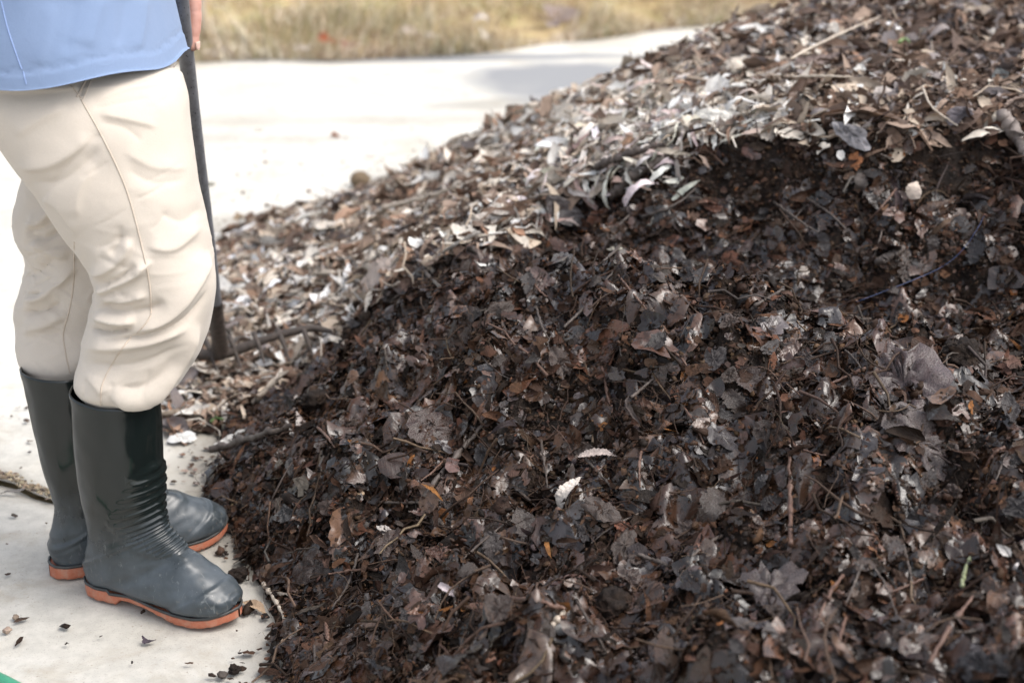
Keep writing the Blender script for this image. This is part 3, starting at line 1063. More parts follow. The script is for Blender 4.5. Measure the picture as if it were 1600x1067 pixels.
def folds(V, N, lines, smooth_edge=.15):
    """raise or sink soft folds; each line is drawn over the side facing the camera"""
    q = proj(V)
    toc = np.array([0, 0, CAM_H]) - V
    toc /= np.linalg.norm(toc, axis=1)[:, None]
    face = np.clip((N * toc).sum(1) / .35, 0, 1)
    D = np.zeros(len(V))
    for pts, w, amp, ymax in lines:
        P = catmull(np.array(pts, float), 24) if len(pts) > 2 else np.linspace(pts[0], pts[1], 12)
        best = np.full(len(V), 1e9)
        par = np.zeros(len(V))
        side = np.zeros(len(V))
        bb = (q[:, 0] > P[:, 0].min() - 4 * w) & (q[:, 0] < P[:, 0].max() + 4 * w) & (q[:, 1] > P[:, 1].min() - 4 * w) & (q[:, 1] < P[:, 1].max() + 4 * w) & (V[:, 1] < ymax)
        I = np.where(bb)[0]
        for k in range(len(P) - 1):
            a, b = P[k], P[k + 1]
            ab = b - a
            t = np.clip(((q[I] - a) @ ab) / (ab @ ab + 1e-9), 0, 1)
            dv = q[I] - (a + t[:, None] * ab)
            d = np.linalg.norm(dv, axis=1)
            m = d < best[I]
            best[I[m]] = d[m]
            par[I[m]] = (k + t[m]) / (len(P) - 1)
            side[I[m]] = np.sign(ab[0] * dv[m][:, 1] - ab[1] * dv[m][:, 0])
        prof = np.exp(-np.sqrt((best / (w * .8)) ** 2 + .04) + .2) if amp < 0 else np.where(side > 0, np.exp(-(best / (w * .45)) ** 1.5), np.exp(-(best / (w * 1.5)) ** 1.6))
        taper = np.clip(np.minimum(par, 1 - par) / .22, 0, 1)
        taper = taper * taper * (3 - 2 * taper)
        D[I] += np.where(V[I, 2] < .58, 1.25, .75) * amp * prof[I] * taper[I]
    return V + N * (D * face)[:, None]


# --- materials
def mat_cloth(name, c0, c1, scale=1400, bs=.25):
    t = NT(name)
    co = t.coord("Object")
    n = t.noise(co, 6, 3)
    c = t.ramp(n, [(.35, c0), (.65, c1)])
    w1 = t.noise(co, scale, 2)
    mp = t.node("ShaderNodeMapping")
    t.l.new(co, mp.inputs[0])
    mp.inputs["Scale"].default_value = (1, 1, 6)
    w2 = t.noise(mp.outputs[0], scale * .35, 2)
    c = t.mix(1.0, c, t.ramp(w1, [(.3, .93), (.7, 1.04)]), 'MULTIPLY')
    wr = t.noise(co, 38, 4, .6, .9)
    h = t.math('ADD', t.math('MULTIPLY', t.math('ADD', w1, w2), .5), t.math('MULTIPLY', wr, 2.6))
    m = t.out(c, .88, t.bump(h, bs, .0012), .2)
    t.b.inputs["Sheen Weight"].default_value = .15
    return m


M["trouser"] = mat_cloth("beige_cotton", (.535, .475, .405), (.57, .51, .44))
M["seam"] = mat_cloth("beige_seam", (.50, .42, .34), (.54, .46, .38))
M["shirt"] = mat_cloth("light_blue_knit", (.185, .255, .395), (.205, .275, .42), 1800, .3)


def mat_rubber():
    t = NT("dark_rubber")
    co = t.coord("Object")
    n = t.noise(co, 14, 5, .6)
    n2 = t.noise(co, 130, 4, .7)
    mp = t.node("ShaderNodeMapping")
    t.l.new(co, mp.inputs[0])
    mp.inputs["Scale"].default_value = (1, 1, .25)
    mp.inputs["Rotation"].default_value = (.5, .3, .2)
    sc = t.noise(mp.outputs[0], 70, 6, .75, 1.5)
    sx = t.node("ShaderNodeSeparateXYZ")
    t.l.new(co, sx.inputs[0])
    # dried dust clings to the foot, hardly any to the shaft
    low = t.math('SUBTRACT', 1.0, t.math('MINIMUM', t.math('MAXIMUM', t.math('DIVIDE', t.math('SUBTRACT', sx.outputs[2], .075), .07), 0.0), 1.0))
    low = t.math('MAXIMUM', low, .015)
    dust = t.math('MULTIPLY', low, t.ramp(n, [(.3, .25), (.65, 1.0)]))
    c = t.mix(t.math('MULTIPLY', dust, .62), (.006, .0095, .009), (.105, .125, .145))
    scr = t.math('MULTIPLY', t.ramp(sc, [(.60, 0), (.68, 1)]), t.math('ADD', low, .06))
    c = t.mix(t.math('MULTIPLY', scr, .35), c, (.30, .31, .30))
    mud = t.math('MULTIPLY', t.ramp(n2, [(.60, 0), (.70, 1)]), t.math('SUBTRACT', 1.0, t.math('MINIMUM', t.math('DIVIDE', sx.outputs[2], .07), 1.0)))
    c = t.mix(t.math('MULTIPLY', mud, .55), c, (.24, .20, .15))
    r = t.math('ADD', .10, t.math('MULTIPLY', dust, .32))
    r = t.math('ADD', r, t.math('MULTIPLY', n2, .10))
    return t.out(c, r, t.bump(t.math('ADD', n2, t.math('MULTIPLY', sc, .5)), .12, .0006), .5)


M["rubber"] = mat_rubber()


def mat_sole():
    t = NT("orange_sole_rubber")
    co = t.coord("Object")
    n = t.noise(co, 45, 5, .7)
    c = t.ramp(n, [(.3, (.32, .10, .052)), (.5, (.42, .14, .078)), (.72, (.40, .24, .17))])
    return t.out(c, .6, t.bump(n, .3, .001), .4)


M["sole"] = mat_sole()
M["welt"] = mat_plain("dark_welt", (.02, .022, .022), (.05, .05, .048), 80, .5)
t = NT("skin")
co = t.coord("Object")
n = t.noise(co, 60, 4)
c = t.ramp(n, [(.3, (.44, .225, .175)), (.7, (.54, .31, .25))])
t.b.inputs["Subsurface Weight"].default_value = .12
t.b.inputs["Subsurface Radius"].default_value = (.01, .004, .002)
M["skin"] = t.out(c, .5, t.bump(t.noise(co, 500, 3), .2, .0006), .4)
M["hair"] = mat_plain("dark_hair", (.012, .009, .007), (.03, .022, .018), 200, .5)

# --- rubber boots (own frame: x to the toe, z up, heel at the origin)
BS = [(.004, .312, .146, .302, .062), (.004, .27, .146, .262, .063), (.004, .22, .145, .222, .062), (.006, .17, .144, .185, .059),
      (.010, .125, .145, .155, .053), (.009, .09, .149, .132, .047), (-.001, .06, .152, .118, .0445), (-.006, .035, .166, .106, .045), (.004, .014, .180, .097, .043),
      (.035, .012, .196, .089, .040), (.085, .013, .212, .083, .044), (.135, .013, .228, .073, .047), (.185, .013, .247, .062, .0485),
      (.228, .014, .266, .051, .044), (.258, .016, .280, .041, .034), (.275, .022, .286, .036, .020), (.281, .027, .287, .032, .006)]


def sole_half(x):
    xs_ = [-.010, -.004, .01, .035, .10, .16, .20, .235, .262, .280, .289, .292]
    ws_ = [.0, .018, .030, .0365, .033, .042, .0462, .045, .037, .023, .010, .0]
    return np.interp(x, xs_, ws_)


def make_boot(name, loc, yaw, label_extra=None, parent=None, lean=0.0, outer=-1, xs_len=1.0):
    S = catmull(np.array(BS), 150)
    ns = 72
    th = np.arange(ns) / ns * 2 * np.pi
    ser = np.linspace(0, len(BS) - 1, 150)
    V = np.zeros((150, ns, 3))
    for k in range(150):
        bx, bz, fx, fz, w = S[k]
        foot = np.clip((ser[k] - 6) / 3, 0, 1)
        e = 2.15 + .9 * foot
        c, s = np.cos(th), np.sin(th)
        cc = np.sign(c) * np.abs(c) ** (2 / 2.1)
        ss = np.sign(s) * np.abs(s) ** (2 / e)
        mx, mz, hx, hz = (bx + fx) / 2, (bz + fz) / 2, (fx - bx) / 2, (fz - bz) / 2
        # narrower on top than below over the foot
        ww = w * (1 - .16 * foot * cc)
        cen = .010 * np.sin(np.clip((mx - .06) / .2, 0, 1) * np.pi) * foot
        V[k, :, 0] = mx + hx * cc
        V[k, :, 2] = mz + hz * cc
        V[k, :, 1] = ss * ww + cen * outer * -1 * 0
    # relief: ribs over the instep, panel outline, toe cap, heel bands
    dV = np.zeros((150, ns))
    T = ser[:, None] + 0 * th[None]
    A = (th[None] + np.pi) % (2 * np.pi) - np.pi + 0 * T       # 0 = front/top
    aa = np.abs(A)
    lim = np.interp(T, [2.2, 2.7, 4.2, 6.2, 8.2, 8.8], [.0, .85, 1.36, 1.0, .6, 0.0])
    inside = np.clip((lim - aa) / .14, 0, 1)
    rib = np.abs(np.sin(T * np.pi * 2.35)) ** .8
    dV += inside * (.0058 * rib - .0012)
    dV += .0036 * np.exp(-((aa - lim - .04) / .05) ** 2) * (lim > .05)
    dV += .0022 * np.exp(-(A / .05) ** 2) * (T < 7.5)                 # moulding line down the front
    dV += .0014 * np.exp(-((aa - np.pi) / .07) ** 2) * (T < 6)        # and the back
    dV += .0034 / (1 + np.exp(-(T - 12.2 - .45 * np.cos(A)) * 22))     # toe cap
    dV += .0022 * np.exp(-((T - 6.3 + .4 * np.cos(A)) / .12) ** 2) * (aa > .9)   # heel counter line
    for t0 in (6.0, 6.5, 7.0):
        dV += .0012 * np.exp(-((T - t0) / .10) ** 2) * np.clip((aa - 2.0) / .3, 0, 1)
    dV += .0009 * np.exp(-((T - .12) / .16) ** 2)                    # top rim
    # soft creases at the ankle
    dV += .0006 * np.sin(T * 6.5 + 1.3 * np.sin(A * 2)) * np.exp(-((T - 5.2) / 1.0) ** 2) * np.clip((aa - 1.2) / .5, 0, 1) * .6
    dV += .0028 * fbm(xyz(T * .8, A * 1.4), 2, 70)
    du = np.gradient(V, axis=0)
    dv = (np.roll(V, -1, 1) - np.roll(V, 1, 1))
    Nn = np.cross(dv, du)
    Nn /= np.linalg.norm(Nn, axis=2)[..., None] + 1e-12
    cenr = V.mean(1, keepdims=True)
    sg = np.sign((Nn * (V - cenr)).sum(2).mean())
    V = V + Nn * sg * dV[..., None]
    V[..., 2] = np.maximum(V[..., 2], .010)
    # walls have thickness: fold the rim back down inside
    inner = V[:22].copy()
    cr = inner.mean(1, keepdims=True)
    inner[..., :2] = cr[..., :2] + (inner[..., :2] - cr[..., :2]) * .955
    allV = np.concatenate([inner[::-1], V]).reshape(-1, 3)
    nr = 22 + 150
    # lean of the shaft
    z = np.clip((allV[:, 2] - .10) / .2, 0, 1.2)
    allV[:, 0] += lean * z
    me = mesh_np("rubber_boot", allV, grid_faces(nr, ns, wrap_v=True))
    b = link("rubber_boot", me, M["rubber"], parent)
    b.location = loc
    b.rotation_euler = (0, 0, yaw)
    b.scale = (xs_len, .95, 1.09)
    # sole: heel block, arch, forepart with a toe spring
    nx = 90
    xx = -.010 + .302 * (0.5 - .5 * np.cos(np.linspace(0, np.pi, nx)))
    hw = np.maximum(sole_half(xx), .0005) + .0015
    spring = .010 * np.clip((xx - .22) / .07, 0, 1) ** 2
    bot = np.where(xx < .072, 0.0, np.where(xx < .080, .009 * (xx - .072) / .008, .009)) * np.clip((.20 - xx) / .06, 0, 1) + spring
    bot = np.where(xx > .14, np.maximum(bot, spring + .0), bot)
    top = .0130 + spring * .9 + .005 * (xx < .06) + .003 * np.exp(-((xx - .11) / .04) ** 2)
    prof = [(0.0, 0.0), (.9, 0.0), (.985, .08), (1.0, .3), (1.0, .8), (.99, 1.0), (.80, 1.0), (0, 1.0)]
    rings = []
    for sgn, pr in ((1, prof), (-1, prof[::-1])):
        for wv, hv in pr:
            rings.append(np.stack([xx, sgn * hw * wv, bot + (top - bot) * hv], -1))
    SV = np.stack(rings, 1)
    # tread blocks: notches along the edge
    notch = (np.sin(xx * 2 * np.pi / .021) > .55) & ((xx < .07) | (xx > .15))
    for k in (1, 2, 13, 14):
        SV[:, k, 2] += notch * .0010
    sme = mesh_np("sole", SV.reshape(-1, 3), grid_faces(nx, len(rings), wrap_v=True)[:, ::-1])
    so = link("sole", sme, M["sole"], b)
    for p in sme.polygons:
        p.use_smooth = True
    # welt: a dark bead between sole and upper
    k = np.arange(4, nx - 1)
    loopP = np.concatenate([np.stack([xx[k], hw[k] - .0005, top[k] + .0022], -1), np.stack([xx[k][::-1], -hw[k][::-1] + .0005, top[k][::-1] + .0022], -1)])
    loopP = np.concatenate([loopP, loopP[:1]])
    wV, wF = tube_np(loopP, .0022, 8, None, False)
    link("welt", mesh_np("welt", wV, wF), M["welt"], b)
    return b


# --- body: one continuous surface grown round a skeleton
def make_body():
    J, E = [], []

    def chain(pts, start=None):
        prev = start
        for p in pts:
            J.append(p)
            if prev is not None:
                E.append((prev, len(J) - 1))
            prev = len(J) - 1
        return prev
    pel = chain([(-.62, 2.06, .90, .10)])
    sp = chain([(-.625, 2.06, .99, .112), (-.63, 2.06, 1.12, .118), (-.63, 2.06, 1.25, .125), (-.625, 2.06, 1.37, .075),
                (-.60, 2.06, 1.43, .052), (-.585, 2.06, 1.50, .072), (-.575, 2.06, 1.585, .088), (-.58, 2.06, 1.655, .070)], pel)
    # legs and feet inside the boots
    chain([(-.605, 1.985, .78, .066), (-.535, 1.94, .60, .070), (-.515, 1.925, .47, .055), (-.560, 1.905, .35, .038), (-.578, 1.898, .12, .028), (-.580, 1.898, .06, .022), (-.50, 1.862, .045, .018), (-.465, 1.848, .04, .012)], pel)
    chain([(-.635, 2.14, .78, .066), (-.66, 2.10, .60, .070), (-.665, 2.080, .47, .048), (-.672, 2.028, .36, .032), (-.656, 2.008, .12, .028), (-.655, 2.010, .06, .022), (-.58, 2.054, .045, .018), (-.545, 2.075, .04, .012)], pel)
    ch = 3   # chest vertex
    # left arm hangs down behind the handle
    wl_ = chain([(-.62, 2.20, 1.335, .062), (-.61, 2.265, 1.31, .052), (-.60, 2.35, 1.06, .038), (-.555, 2.345, .935, .026)], ch)
    hx, hy = -.545, 2.335
    # thumb down along the handle
    chain([(-.520, 2.318, .905, .020), (-.506, 2.300, .855, .0165), (-.5015, 2.288, .812, .0125), (-.5045, 2.279, .782, .0115), (-.5075, 2.272, .760, .0090)], wl_)
    for i, (dx, ln, cu) in enumerate([(-.002, .078, .022), (-.023, .086, .028), (-.044, .080, .034), (-.064, .062, .038)]):
        bx, by = hx + dx, hy + .006 * i
        chain([(bx + .002, by, .893, .015), (bx, by + .002, .845, .0125), (bx, by - cu * .45, .845 - ln * .42, .0098),
               (bx + .001, by - cu * 1.2, .845 - ln * .76, .0088), (bx + .002, by - cu * 1.9, .845 - ln * 1.0, .0074)], wl_)
    # right arm bent, gripping the top of the handle above the picture
    wr_ = chain([(-.62, 1.92, 1.335, .062), (-.61, 1.86, 1.31, .052), (-.66, 1.80, 1.08, .038), (-.535, 1.93, 1.10, .027)], ch)
    tx, ty, tz = -.475, 1.985, 1.12
    chain([(-.515, 1.955, 1.125, .018), (-.495, 1.955, 1.150, .013), (-.468, 1.965, 1.160, .0105), (-.455, 1.985, 1.160, .0088)], wr_)
    for i in range(4):
        zz = 1.135 - i * .021
        chain([(-.512 - .002 * i, 1.962, zz, .0135), (-.494, 1.972, zz, .011), (-.462, 1.968, zz, .0095), (-.447, 1.990, zz, .0088), (-.458, 2.012, zz, .0075)], wr_)
    # nose and ears
    chain([(-.492, 2.06, 1.585, .014)], 7)
    me = bpy.data.meshes.new("person")
    me.from_pydata([j[:3] for j in J], E, [])
    o = bpy.data.objects.new("tmp", me)
    COL.objects.link(o)
    m = o.modifiers.new("skin", 'SKIN')
    m.use_smooth_shade = True
    for k, j in enumerate(J):
        me.skin_vertices[0].data[k].radius = (j[3], j[3])
        me.skin_vertices[0].data[k].use_root = (k == 0)
    s = o.modifiers.new("sub", 'SUBSURF')
    s.levels = s.render_levels = 2
    r = o.modifiers.new("r", 'REMESH')
    r.mode, r.voxel_size = 'VOXEL', .0032
    sm = o.modifiers.new("s", 'SMOOTH')
    sm.factor, sm.iterations = .5, 3
    out = eval_mesh(o, "person")
    bpy.data.objects.remove(o)
    V, N = get_co(out)
    V = V[:]
    # wider than deep through the torso and shoulders
    w = np.clip((V[:, 2] - .95) / .1, 0, 1) * np.clip((1.40 - V[:, 2]) / .05, 0, 1) * (np.abs(V[:, 1] - 2.06) < .17)
    V[:, 1] = 2.06 + (V[:, 1] - 2.06) * (1 + .25 * w)
    # knuckle creases and face relief
    cr = np.zeros(len(V))
    hand = (V[:, 2] < .92) & (V[:, 2] > .74) & (V[:, 1] > 2.25)
    for zz in (.784, .822):
        cr -= hand * (V[:, 0] > -.525) * .0009 * np.exp(-((V[:, 2] - zz) / .0022) ** 2)
    face = (V[:, 0] > -.53) & (V[:, 2] > 1.45)
    for yy in (2.027, 2.093):
        cr -= face * .010 * np.exp(-((V[:, 2] - 1.59) / .012) ** 2 - ((V[:, 1] - yy) / .014) ** 2)
    cr -= face * .004 * np.exp(-((V[:, 2] - 1.535) / .005) ** 2 - ((V[:, 1] - 2.06) / .022) ** 2)
    set_co(out, V + N * cr[:, None])
    out.polygons.foreach_set("use_smooth", np.ones(len(out.polygons), bool))
    return out


person = link("person", make_body(), M["skin"])
tag(person, "person in light blue shirt, beige trousers and dark rubber boots standing beside the compost heap", "person")
# thumb nail
nv, nf = loft([(0, -.0062, .0062, 0, .0022), (.004, -.0066, .0066, 0, .0024), (.0095, -.0055, .0055, 0, .002), (.0125, -.003, .003, 0, .001)], 10, 16)
nail = link("fingernail", mesh_np("fingernail", nv, nf), mat_plain("nail", (.62, .40, .33), (.72, .50, .42), 50, .3), person)
nail.location = (-.4990, 2.2715, .757)
nail.rotation_euler = (math.radians(184), math.radians(8), math.radians(-62))
nail.location = (-.4968, 2.2735, .7760)
nail.rotation_euler = (math.radians(180), 0, math.radians(70))
# head hair
hv, hf = loft([(1.585, -.668, -.555, 2.06, .092), (1.62, -.670, -.520, 2.06, .093), (1.66, -.662, -.510, 2.06, .085), (1.70, -.635, -.525, 2.06, .062), (1.722, -.60, -.56, 2.06, .02)], 30, 40)
link("hair", mesh_np("hair", hv, hf), M["hair"], person)

# --- trousers
near = [(.27, -.612, -.530, 1.897, .046), (.318, -.612, -.524, 1.897, .048), (.330, -.616, -.500, 1.900, .060), (.344, -.626, -.480, 1.905, .076), (.360, -.626, -.467, 1.912, .086),
        (.385, -.618, -.450, 1.92, .088), (.412, -.611, -.438, 1.92, .087), (.45, -.598, -.428, 1.92, .084),
        (.488, -.588, -.421, 1.92, .084), (.53, -.602, -.424, 1.925, .087), (.571, -.630, -.430, 1.93, .091), (.62, -.66, -.437, 1.935, .096),
        (.665, -.692, -.443, 1.945, .099), (.71, -.722, -.448, 1.955, .103), (.75, -.748, -.453, 1.968, .103), (.785, -.748, -.470, 1.99, .090), (.815, -.74, -.52, 2.01, .06)]
far = [(.24, -.735, -.632, 2.012, .048), (.318, -.732, -.628, 2.012, .050), (.335, -.744, -.620, 2.016, .056), (.352, -.752, -.602, 2.035, .068), (.38, -.762, -.588, 2.07, .082),
       (.406, -.760, -.580, 2.075, .082), (.45, -.745, -.575, 2.08, .080), (.48, -.738, -.572, 2.085, .080), (.51, -.750, -.575, 2.09, .084),
       (.545, -.754, -.572, 2.10, .088), (.576, -.745, -.56, 2.11, .092), (.62, -.735, -.56, 2.12, .095), (.70, -.745, -.545, 2.135, .10), (.76, -.755, -.535, 2.14, .10), (.86, -.75, -.54, 2.11, .07)]
pelv = [(.70, -.70, -.54, 2.055, .09), (.73, -.735, -.53, 2.055, .155), (.765, -.765, -.492, 2.058, .180), (.80, -.772, -.485, 2.06, .182), (.84, -.765, -.500, 2.06, .172), (.90, -.75, -.515, 2.06, .16), (.985, -.73, -.53, 2.06, .15)]
tv, tf = join_np([loft(near, 90, 64, 2.25), loft(far, 90, 64, 2.25), loft(pelv, 40, 64, 2.3)])
tme = remeshed(tv, tf, .0027, 14, "trousers")
V, N = get_co(tme)
p3 = V * np.array([9, 9, 15.])
rdg = perlin(V * np.array([16, 16, 34.]) + 1.5 * xyz(perlin(V * 9 + 3), perlin(V * 9 + 5), perlin(V * 9 + 7)), 84)
rmask = np.clip(.35 + 1.8 * perlin(V * 6, 85), 0, 1) * (.45 + .9 * np.exp(-((V[:, 2] - .42) / .12) ** 2))
wr = fbm(p3 + 1.2 * xyz(perlin(V * 7), perlin(V * 7 + 9), perlin(V * 7 + 20)), 2, 80)
V = V + N * (wr * .003 + .0018 * rmask * np.exp(-(rdg / .11) ** 2))[:, None]
set_co(tme, V)
V, N = get_co(tme)
YF = 3.0
FN = 2.035     # limit of depth for folds on the near leg
L = [
    # near leg, knee and below
    ([(143, 497), (180, 505), (215, 503)], 9, .010, FN), ([(137, 512), (170, 519), (208, 514)], 4, -.009, FN),
    ([(200, 522), (245, 508), (285, 478), (318, 425), (326, 390)], 11, .009, FN), ([(150, 532), (205, 528), (260, 514), (300, 492), (330, 445)], 5, -.008, FN),
    ([(128, 545), (180, 545), (240, 534), (300, 508)], 13, .008, FN), ([(128, 566), (180, 572), (240, 562), (300, 530)], 9, -.005, FN),
    ([(150, 460), (170, 452), (210, 432), (240, 405)], 9, .009, FN), ([(155, 447), (185, 437), (215, 412)], 6, -.008, FN),
    ([(150, 478), (185, 488), (230, 484), (262, 470)], 8, -.008, FN), ([(152, 468), (190, 472), (235, 462)], 7, .006, FN),
    ([(138, 430), (165, 425), (195, 400), (205, 368)], 10, .007, FN), ([(170, 400), (185, 380), (188, 350)], 8, -.005, FN),
    ([(165, 612), (195, 632), (240, 625), (275, 585), (300, 535), (312, 500)], 11, .009, FN), ([(175, 600), (215, 608), (255, 585), (285, 540)], 15, -.006, FN),
    ([(262, 632), (285, 600), (304, 560)], 7, -.004, FN), ([(128, 585), (150, 605), (158, 620)], 10, .003, FN),
    # thigh
    ([(20, 262), (70, 262), (115, 240), (150, 210)], 13, .008, FN), ([(35, 285), (85, 285), (125, 262), (160, 225)], 10, -.007, FN),
    ([(55, 310), (85, 320), (105, 345), (125, 372)], 12, .006, FN), ([(60, 330), (72, 300), (95, 270), (140, 222), (165, 205)], 7, -.004, FN),
    ([(120, 345), (125, 300), (150, 255)], 14, .005, FN), ([(145, 160), (200, 140), (270, 128)], 7, .003, FN), ([(140, 172), (190, 160), (240, 152)], 6, -.003, FN),
    ([(150, 190), (195, 200), (225, 225)], 8, -.003, FN), ([(150, 178), (200, 188), (250, 200)], 8, .004, FN),
    ([(190, 235), (240, 262), (300, 262)], 12, .0035, FN), ([(195, 262), (240, 285), (295, 280)], 11, -.003, FN),
    ([(225, 385), (270, 390), (320, 350)], 12, .004, FN), ([(245, 330), (285, 345), (320, 320)], 12, -.004, FN), ([(20, 215), (60, 190), (110, 165)], 14, .005, FN),
    # far leg
    ([(36, 350), (60, 352), (85, 330), (118, 300)], 9, .008, YF), ([(45, 378), (75, 395), (110, 405)], 8, .007, YF), ([(38, 366), (70, 372), (105, 352)], 6, -.007, YF),
    ([(34, 472), (65, 468), (95, 445), (122, 410)], 10, .009, YF), ([(34, 488), (65, 486), (100, 470)], 7, -.008, YF),
    ([(34, 520), (70, 510), (105, 490)], 12, .006, YF), ([(40, 550), (75, 535), (115, 525)], 9, -.004, YF),
    ([(34, 430), (60, 425), (90, 400)], 9, -.005, YF)]
rf = np.random.default_rng(31)
for k in range(8):      # short creases fanning out from the back of the knee
    u0, v0, an, ln = 146 + rf.normal() * 6, 462 + rf.normal() * 34, rf.uniform(-.5, .45), rf.uniform(35, 90)
    L.append(([(u0, v0), (u0 + ln * .5 * math.cos(an), v0 - ln * .5 * math.sin(an) + rf.normal() * 3), (u0 + ln * math.cos(an), v0 - ln * math.sin(an) + 6)], rf.uniform(3, 5), -rf.uniform(.0012, .0028), FN))
for k in (0, 2, 5):       # gathers above the boot
    u0, v0, ln = 132 + k * 17 + rf.normal() * 3, 632 - abs(k - 3) * 2, rf.uniform(18, 55)
    L.append(([(u0, v0), (u0 + 5 + rf.normal() * 4, v0 - ln * .5), (u0 + 14 + rf.normal() * 6, v0 - ln)], rf.uniform(5, 7), -rf.uniform(.0010, .002), FN))
for k in range(10):      # far leg
    u0, v0, an, ln = 38 + rf.normal() * 4, [372, 485][k % 2] + rf.normal() * 18, rf.uniform(-.3, .6), rf.uniform(30, 65)
    L.append(([(u0, v0), (u0 + ln * .5 * math.cos(an), v0 - ln * .5 * math.sin(an)), (u0 + ln * math.cos(an), v0 - ln * math.sin(an))], rf.uniform(2.5, 4), -rf.uniform(.0015, .004), YF))
for k in range(8):       # light drag lines over the thigh
    u0, v0, an, ln = rf.uniform(40, 240), rf.uniform(150, 400), rf.uniform(-.2, .9), rf.uniform(40, 90)
    L.append(([(u0, v0), (u0 + ln * .5 * math.cos(an), v0 - ln * .5 * math.sin(an) + 3), (u0 + ln * math.cos(an), v0 - ln * math.sin(an))], rf.uniform(3, 5), -rf.uniform(.0008, .002), FN))
Lnear = [l for l in L if l[3] == FN]
Lfar = [l for l in L if l[3] == YF]
nearleg = (V[:, 1] < FN)
Va = folds(V, N, Lnear)
Vb = folds(V, N, Lfar)
farleg = (V[:, 1] >= 1.99) & (V[:, 2] < .66)
D1 = Va - V
D2 = (Vb - V) * farleg[:, None]
blend = np.clip((FN - V[:, 1]) / .05, 0, 1)[:, None]
V = V + D1 * blend + D2 * (1 - blend * (~farleg)[:, None])
# the top is held in under the shirt
k_ = 1 - .18 * np.clip((V[:, 2] - .771) / .016, 0, 1)
V[:, 0] = -.63 + (V[:, 0] + .63) * k_
V[:, 1] = 2.058 + (V[:, 1] - 2.058) * k_
# pocket mouth
q = proj(V)
tri = inpoly(q, [(104, 108), (143, 108), (127, 153)]) & (V[:, 1] < 1.95)
V[tri] -= N[tri] * .003
set_co(tme, V)
trousers = link("trousers", tme, M["trouser"], person)
tree = BVHTree.FromPolygons([tuple(v) for v in V], [tuple(p.vertices) for p in tme.polygons])


def on_cloth(tree, pts, r=.0009, n=60, off=0.0):
    """a raised seam laid on the cloth along a line drawn over it"""
    out = []
    P2 = catmull(np.array(pts, float), n) if len(pts) > 2 else np.linspace(pts[0], pts[1], n)
    for u, v in P2:
        d = ray(u, v)
        h = tree.ray_cast(Vector((0, 0, CAM_H)), Vector(d).normalized())
        if h[0] is not None:
            out.append(np.array(h[0]) + np.array(h[1]) * off)
    out = np.array(out)
    sm = out.copy()
    sm[1:-1] = (out[:-2] + 2 * out[1:-1] + out[2:]) / 4
    return tube_np(sm, r, 6)


seams = [on_cloth(tree, pp, r_) for pp, r_ in [
    ([(127, 156), (160, 215), (195, 290), (218, 370), (233, 440), (236, 490)], .0013),
    ([(236, 492), (228, 505), (214, 520)], .0012),
    ([(205, 526), (180, 560), (160, 600), (157, 634)], .0012),
    ([(116, 378), (115, 440), (108, 485), (99, 520), (102, 550), (109, 584)], .0012),
    ([(104, 124), (127, 154)], .0013), ([(144, 108), (120, 152)], .0015), ([(150, 108), (129, 158)], .0008)]]
sv, sf = join_np(seams)
link("seam", mesh_np("seam", sv, sf), M["seam"], trousers)

# --- shirt
sh = [(.760, -.800, -.470, 2.050, .214), (.775, -.800, -.472, 2.050, .214), (.83, -.797, -.482, 2.055, .210), (.90, -.79, -.492, 2.06, .20), (1.0, -.765, -.505, 2.06, .19), (1.12, -.755, -.50, 2.06, .195),
      (1.25, -.76, -.495, 2.06, .205), (1.33, -.74, -.505, 2.06, .205), (1.39, -.70, -.54, 2.06, .16), (1.425, -.665, -.545, 2.06, .072), (1.45, -.655, -.54, 2.06, .066)]
v1, f1 = loft(sh, 110, 120, 2.35, cap=False)
def sleeve(P, R):
    V_, F_ = tube_np(np.array(P), R, 40, 24)
    return V_, F_
n1 = 110
parts = [loft(sh, 110, 120, 2.15), sleeve([(-.62, 2.16, 1.35), (-.615, 2.26, 1.315), (-.607, 2.30, 1.22), (-.604, 2.325, 1.13)], [.07, .075, .07, .068]),
         sleeve([(-.62, 1.96, 1.35), (-.615, 1.86, 1.315), (-.63, 1.83, 1.22), (-.645, 1.815, 1.14)], [.07, .075, .07, .068])]
sv_, sf_ = join_np(parts)
sme = remeshed(sv_, sf_, .004, 6, "shirt")
V, N = get_co(sme)
q = proj(V)
wr = fbm(V * np.array([7, 7, 4.]), 2, 91)
V = V + N * (wr * .007)[:, None]
set_co(sme, V)
V, N = get_co(sme)
LS = [([(60, 110), (75, 60), (85, 0)], 14, .003, 2.1), ([(140, 80), (150, 40), (165, -10)], 16, .0035, 2.1), ([(215, 85), (225, 40), (230, -10)], 12, .003, 2.1),
      ([(100, 90), (112, 40), (120, -10)], 12, -.003, 2.1), ([(185, 80), (192, 30), (200, -10)], 11, -.0025, 2.1)]
V = folds(V, N, LS)
q = proj(V)
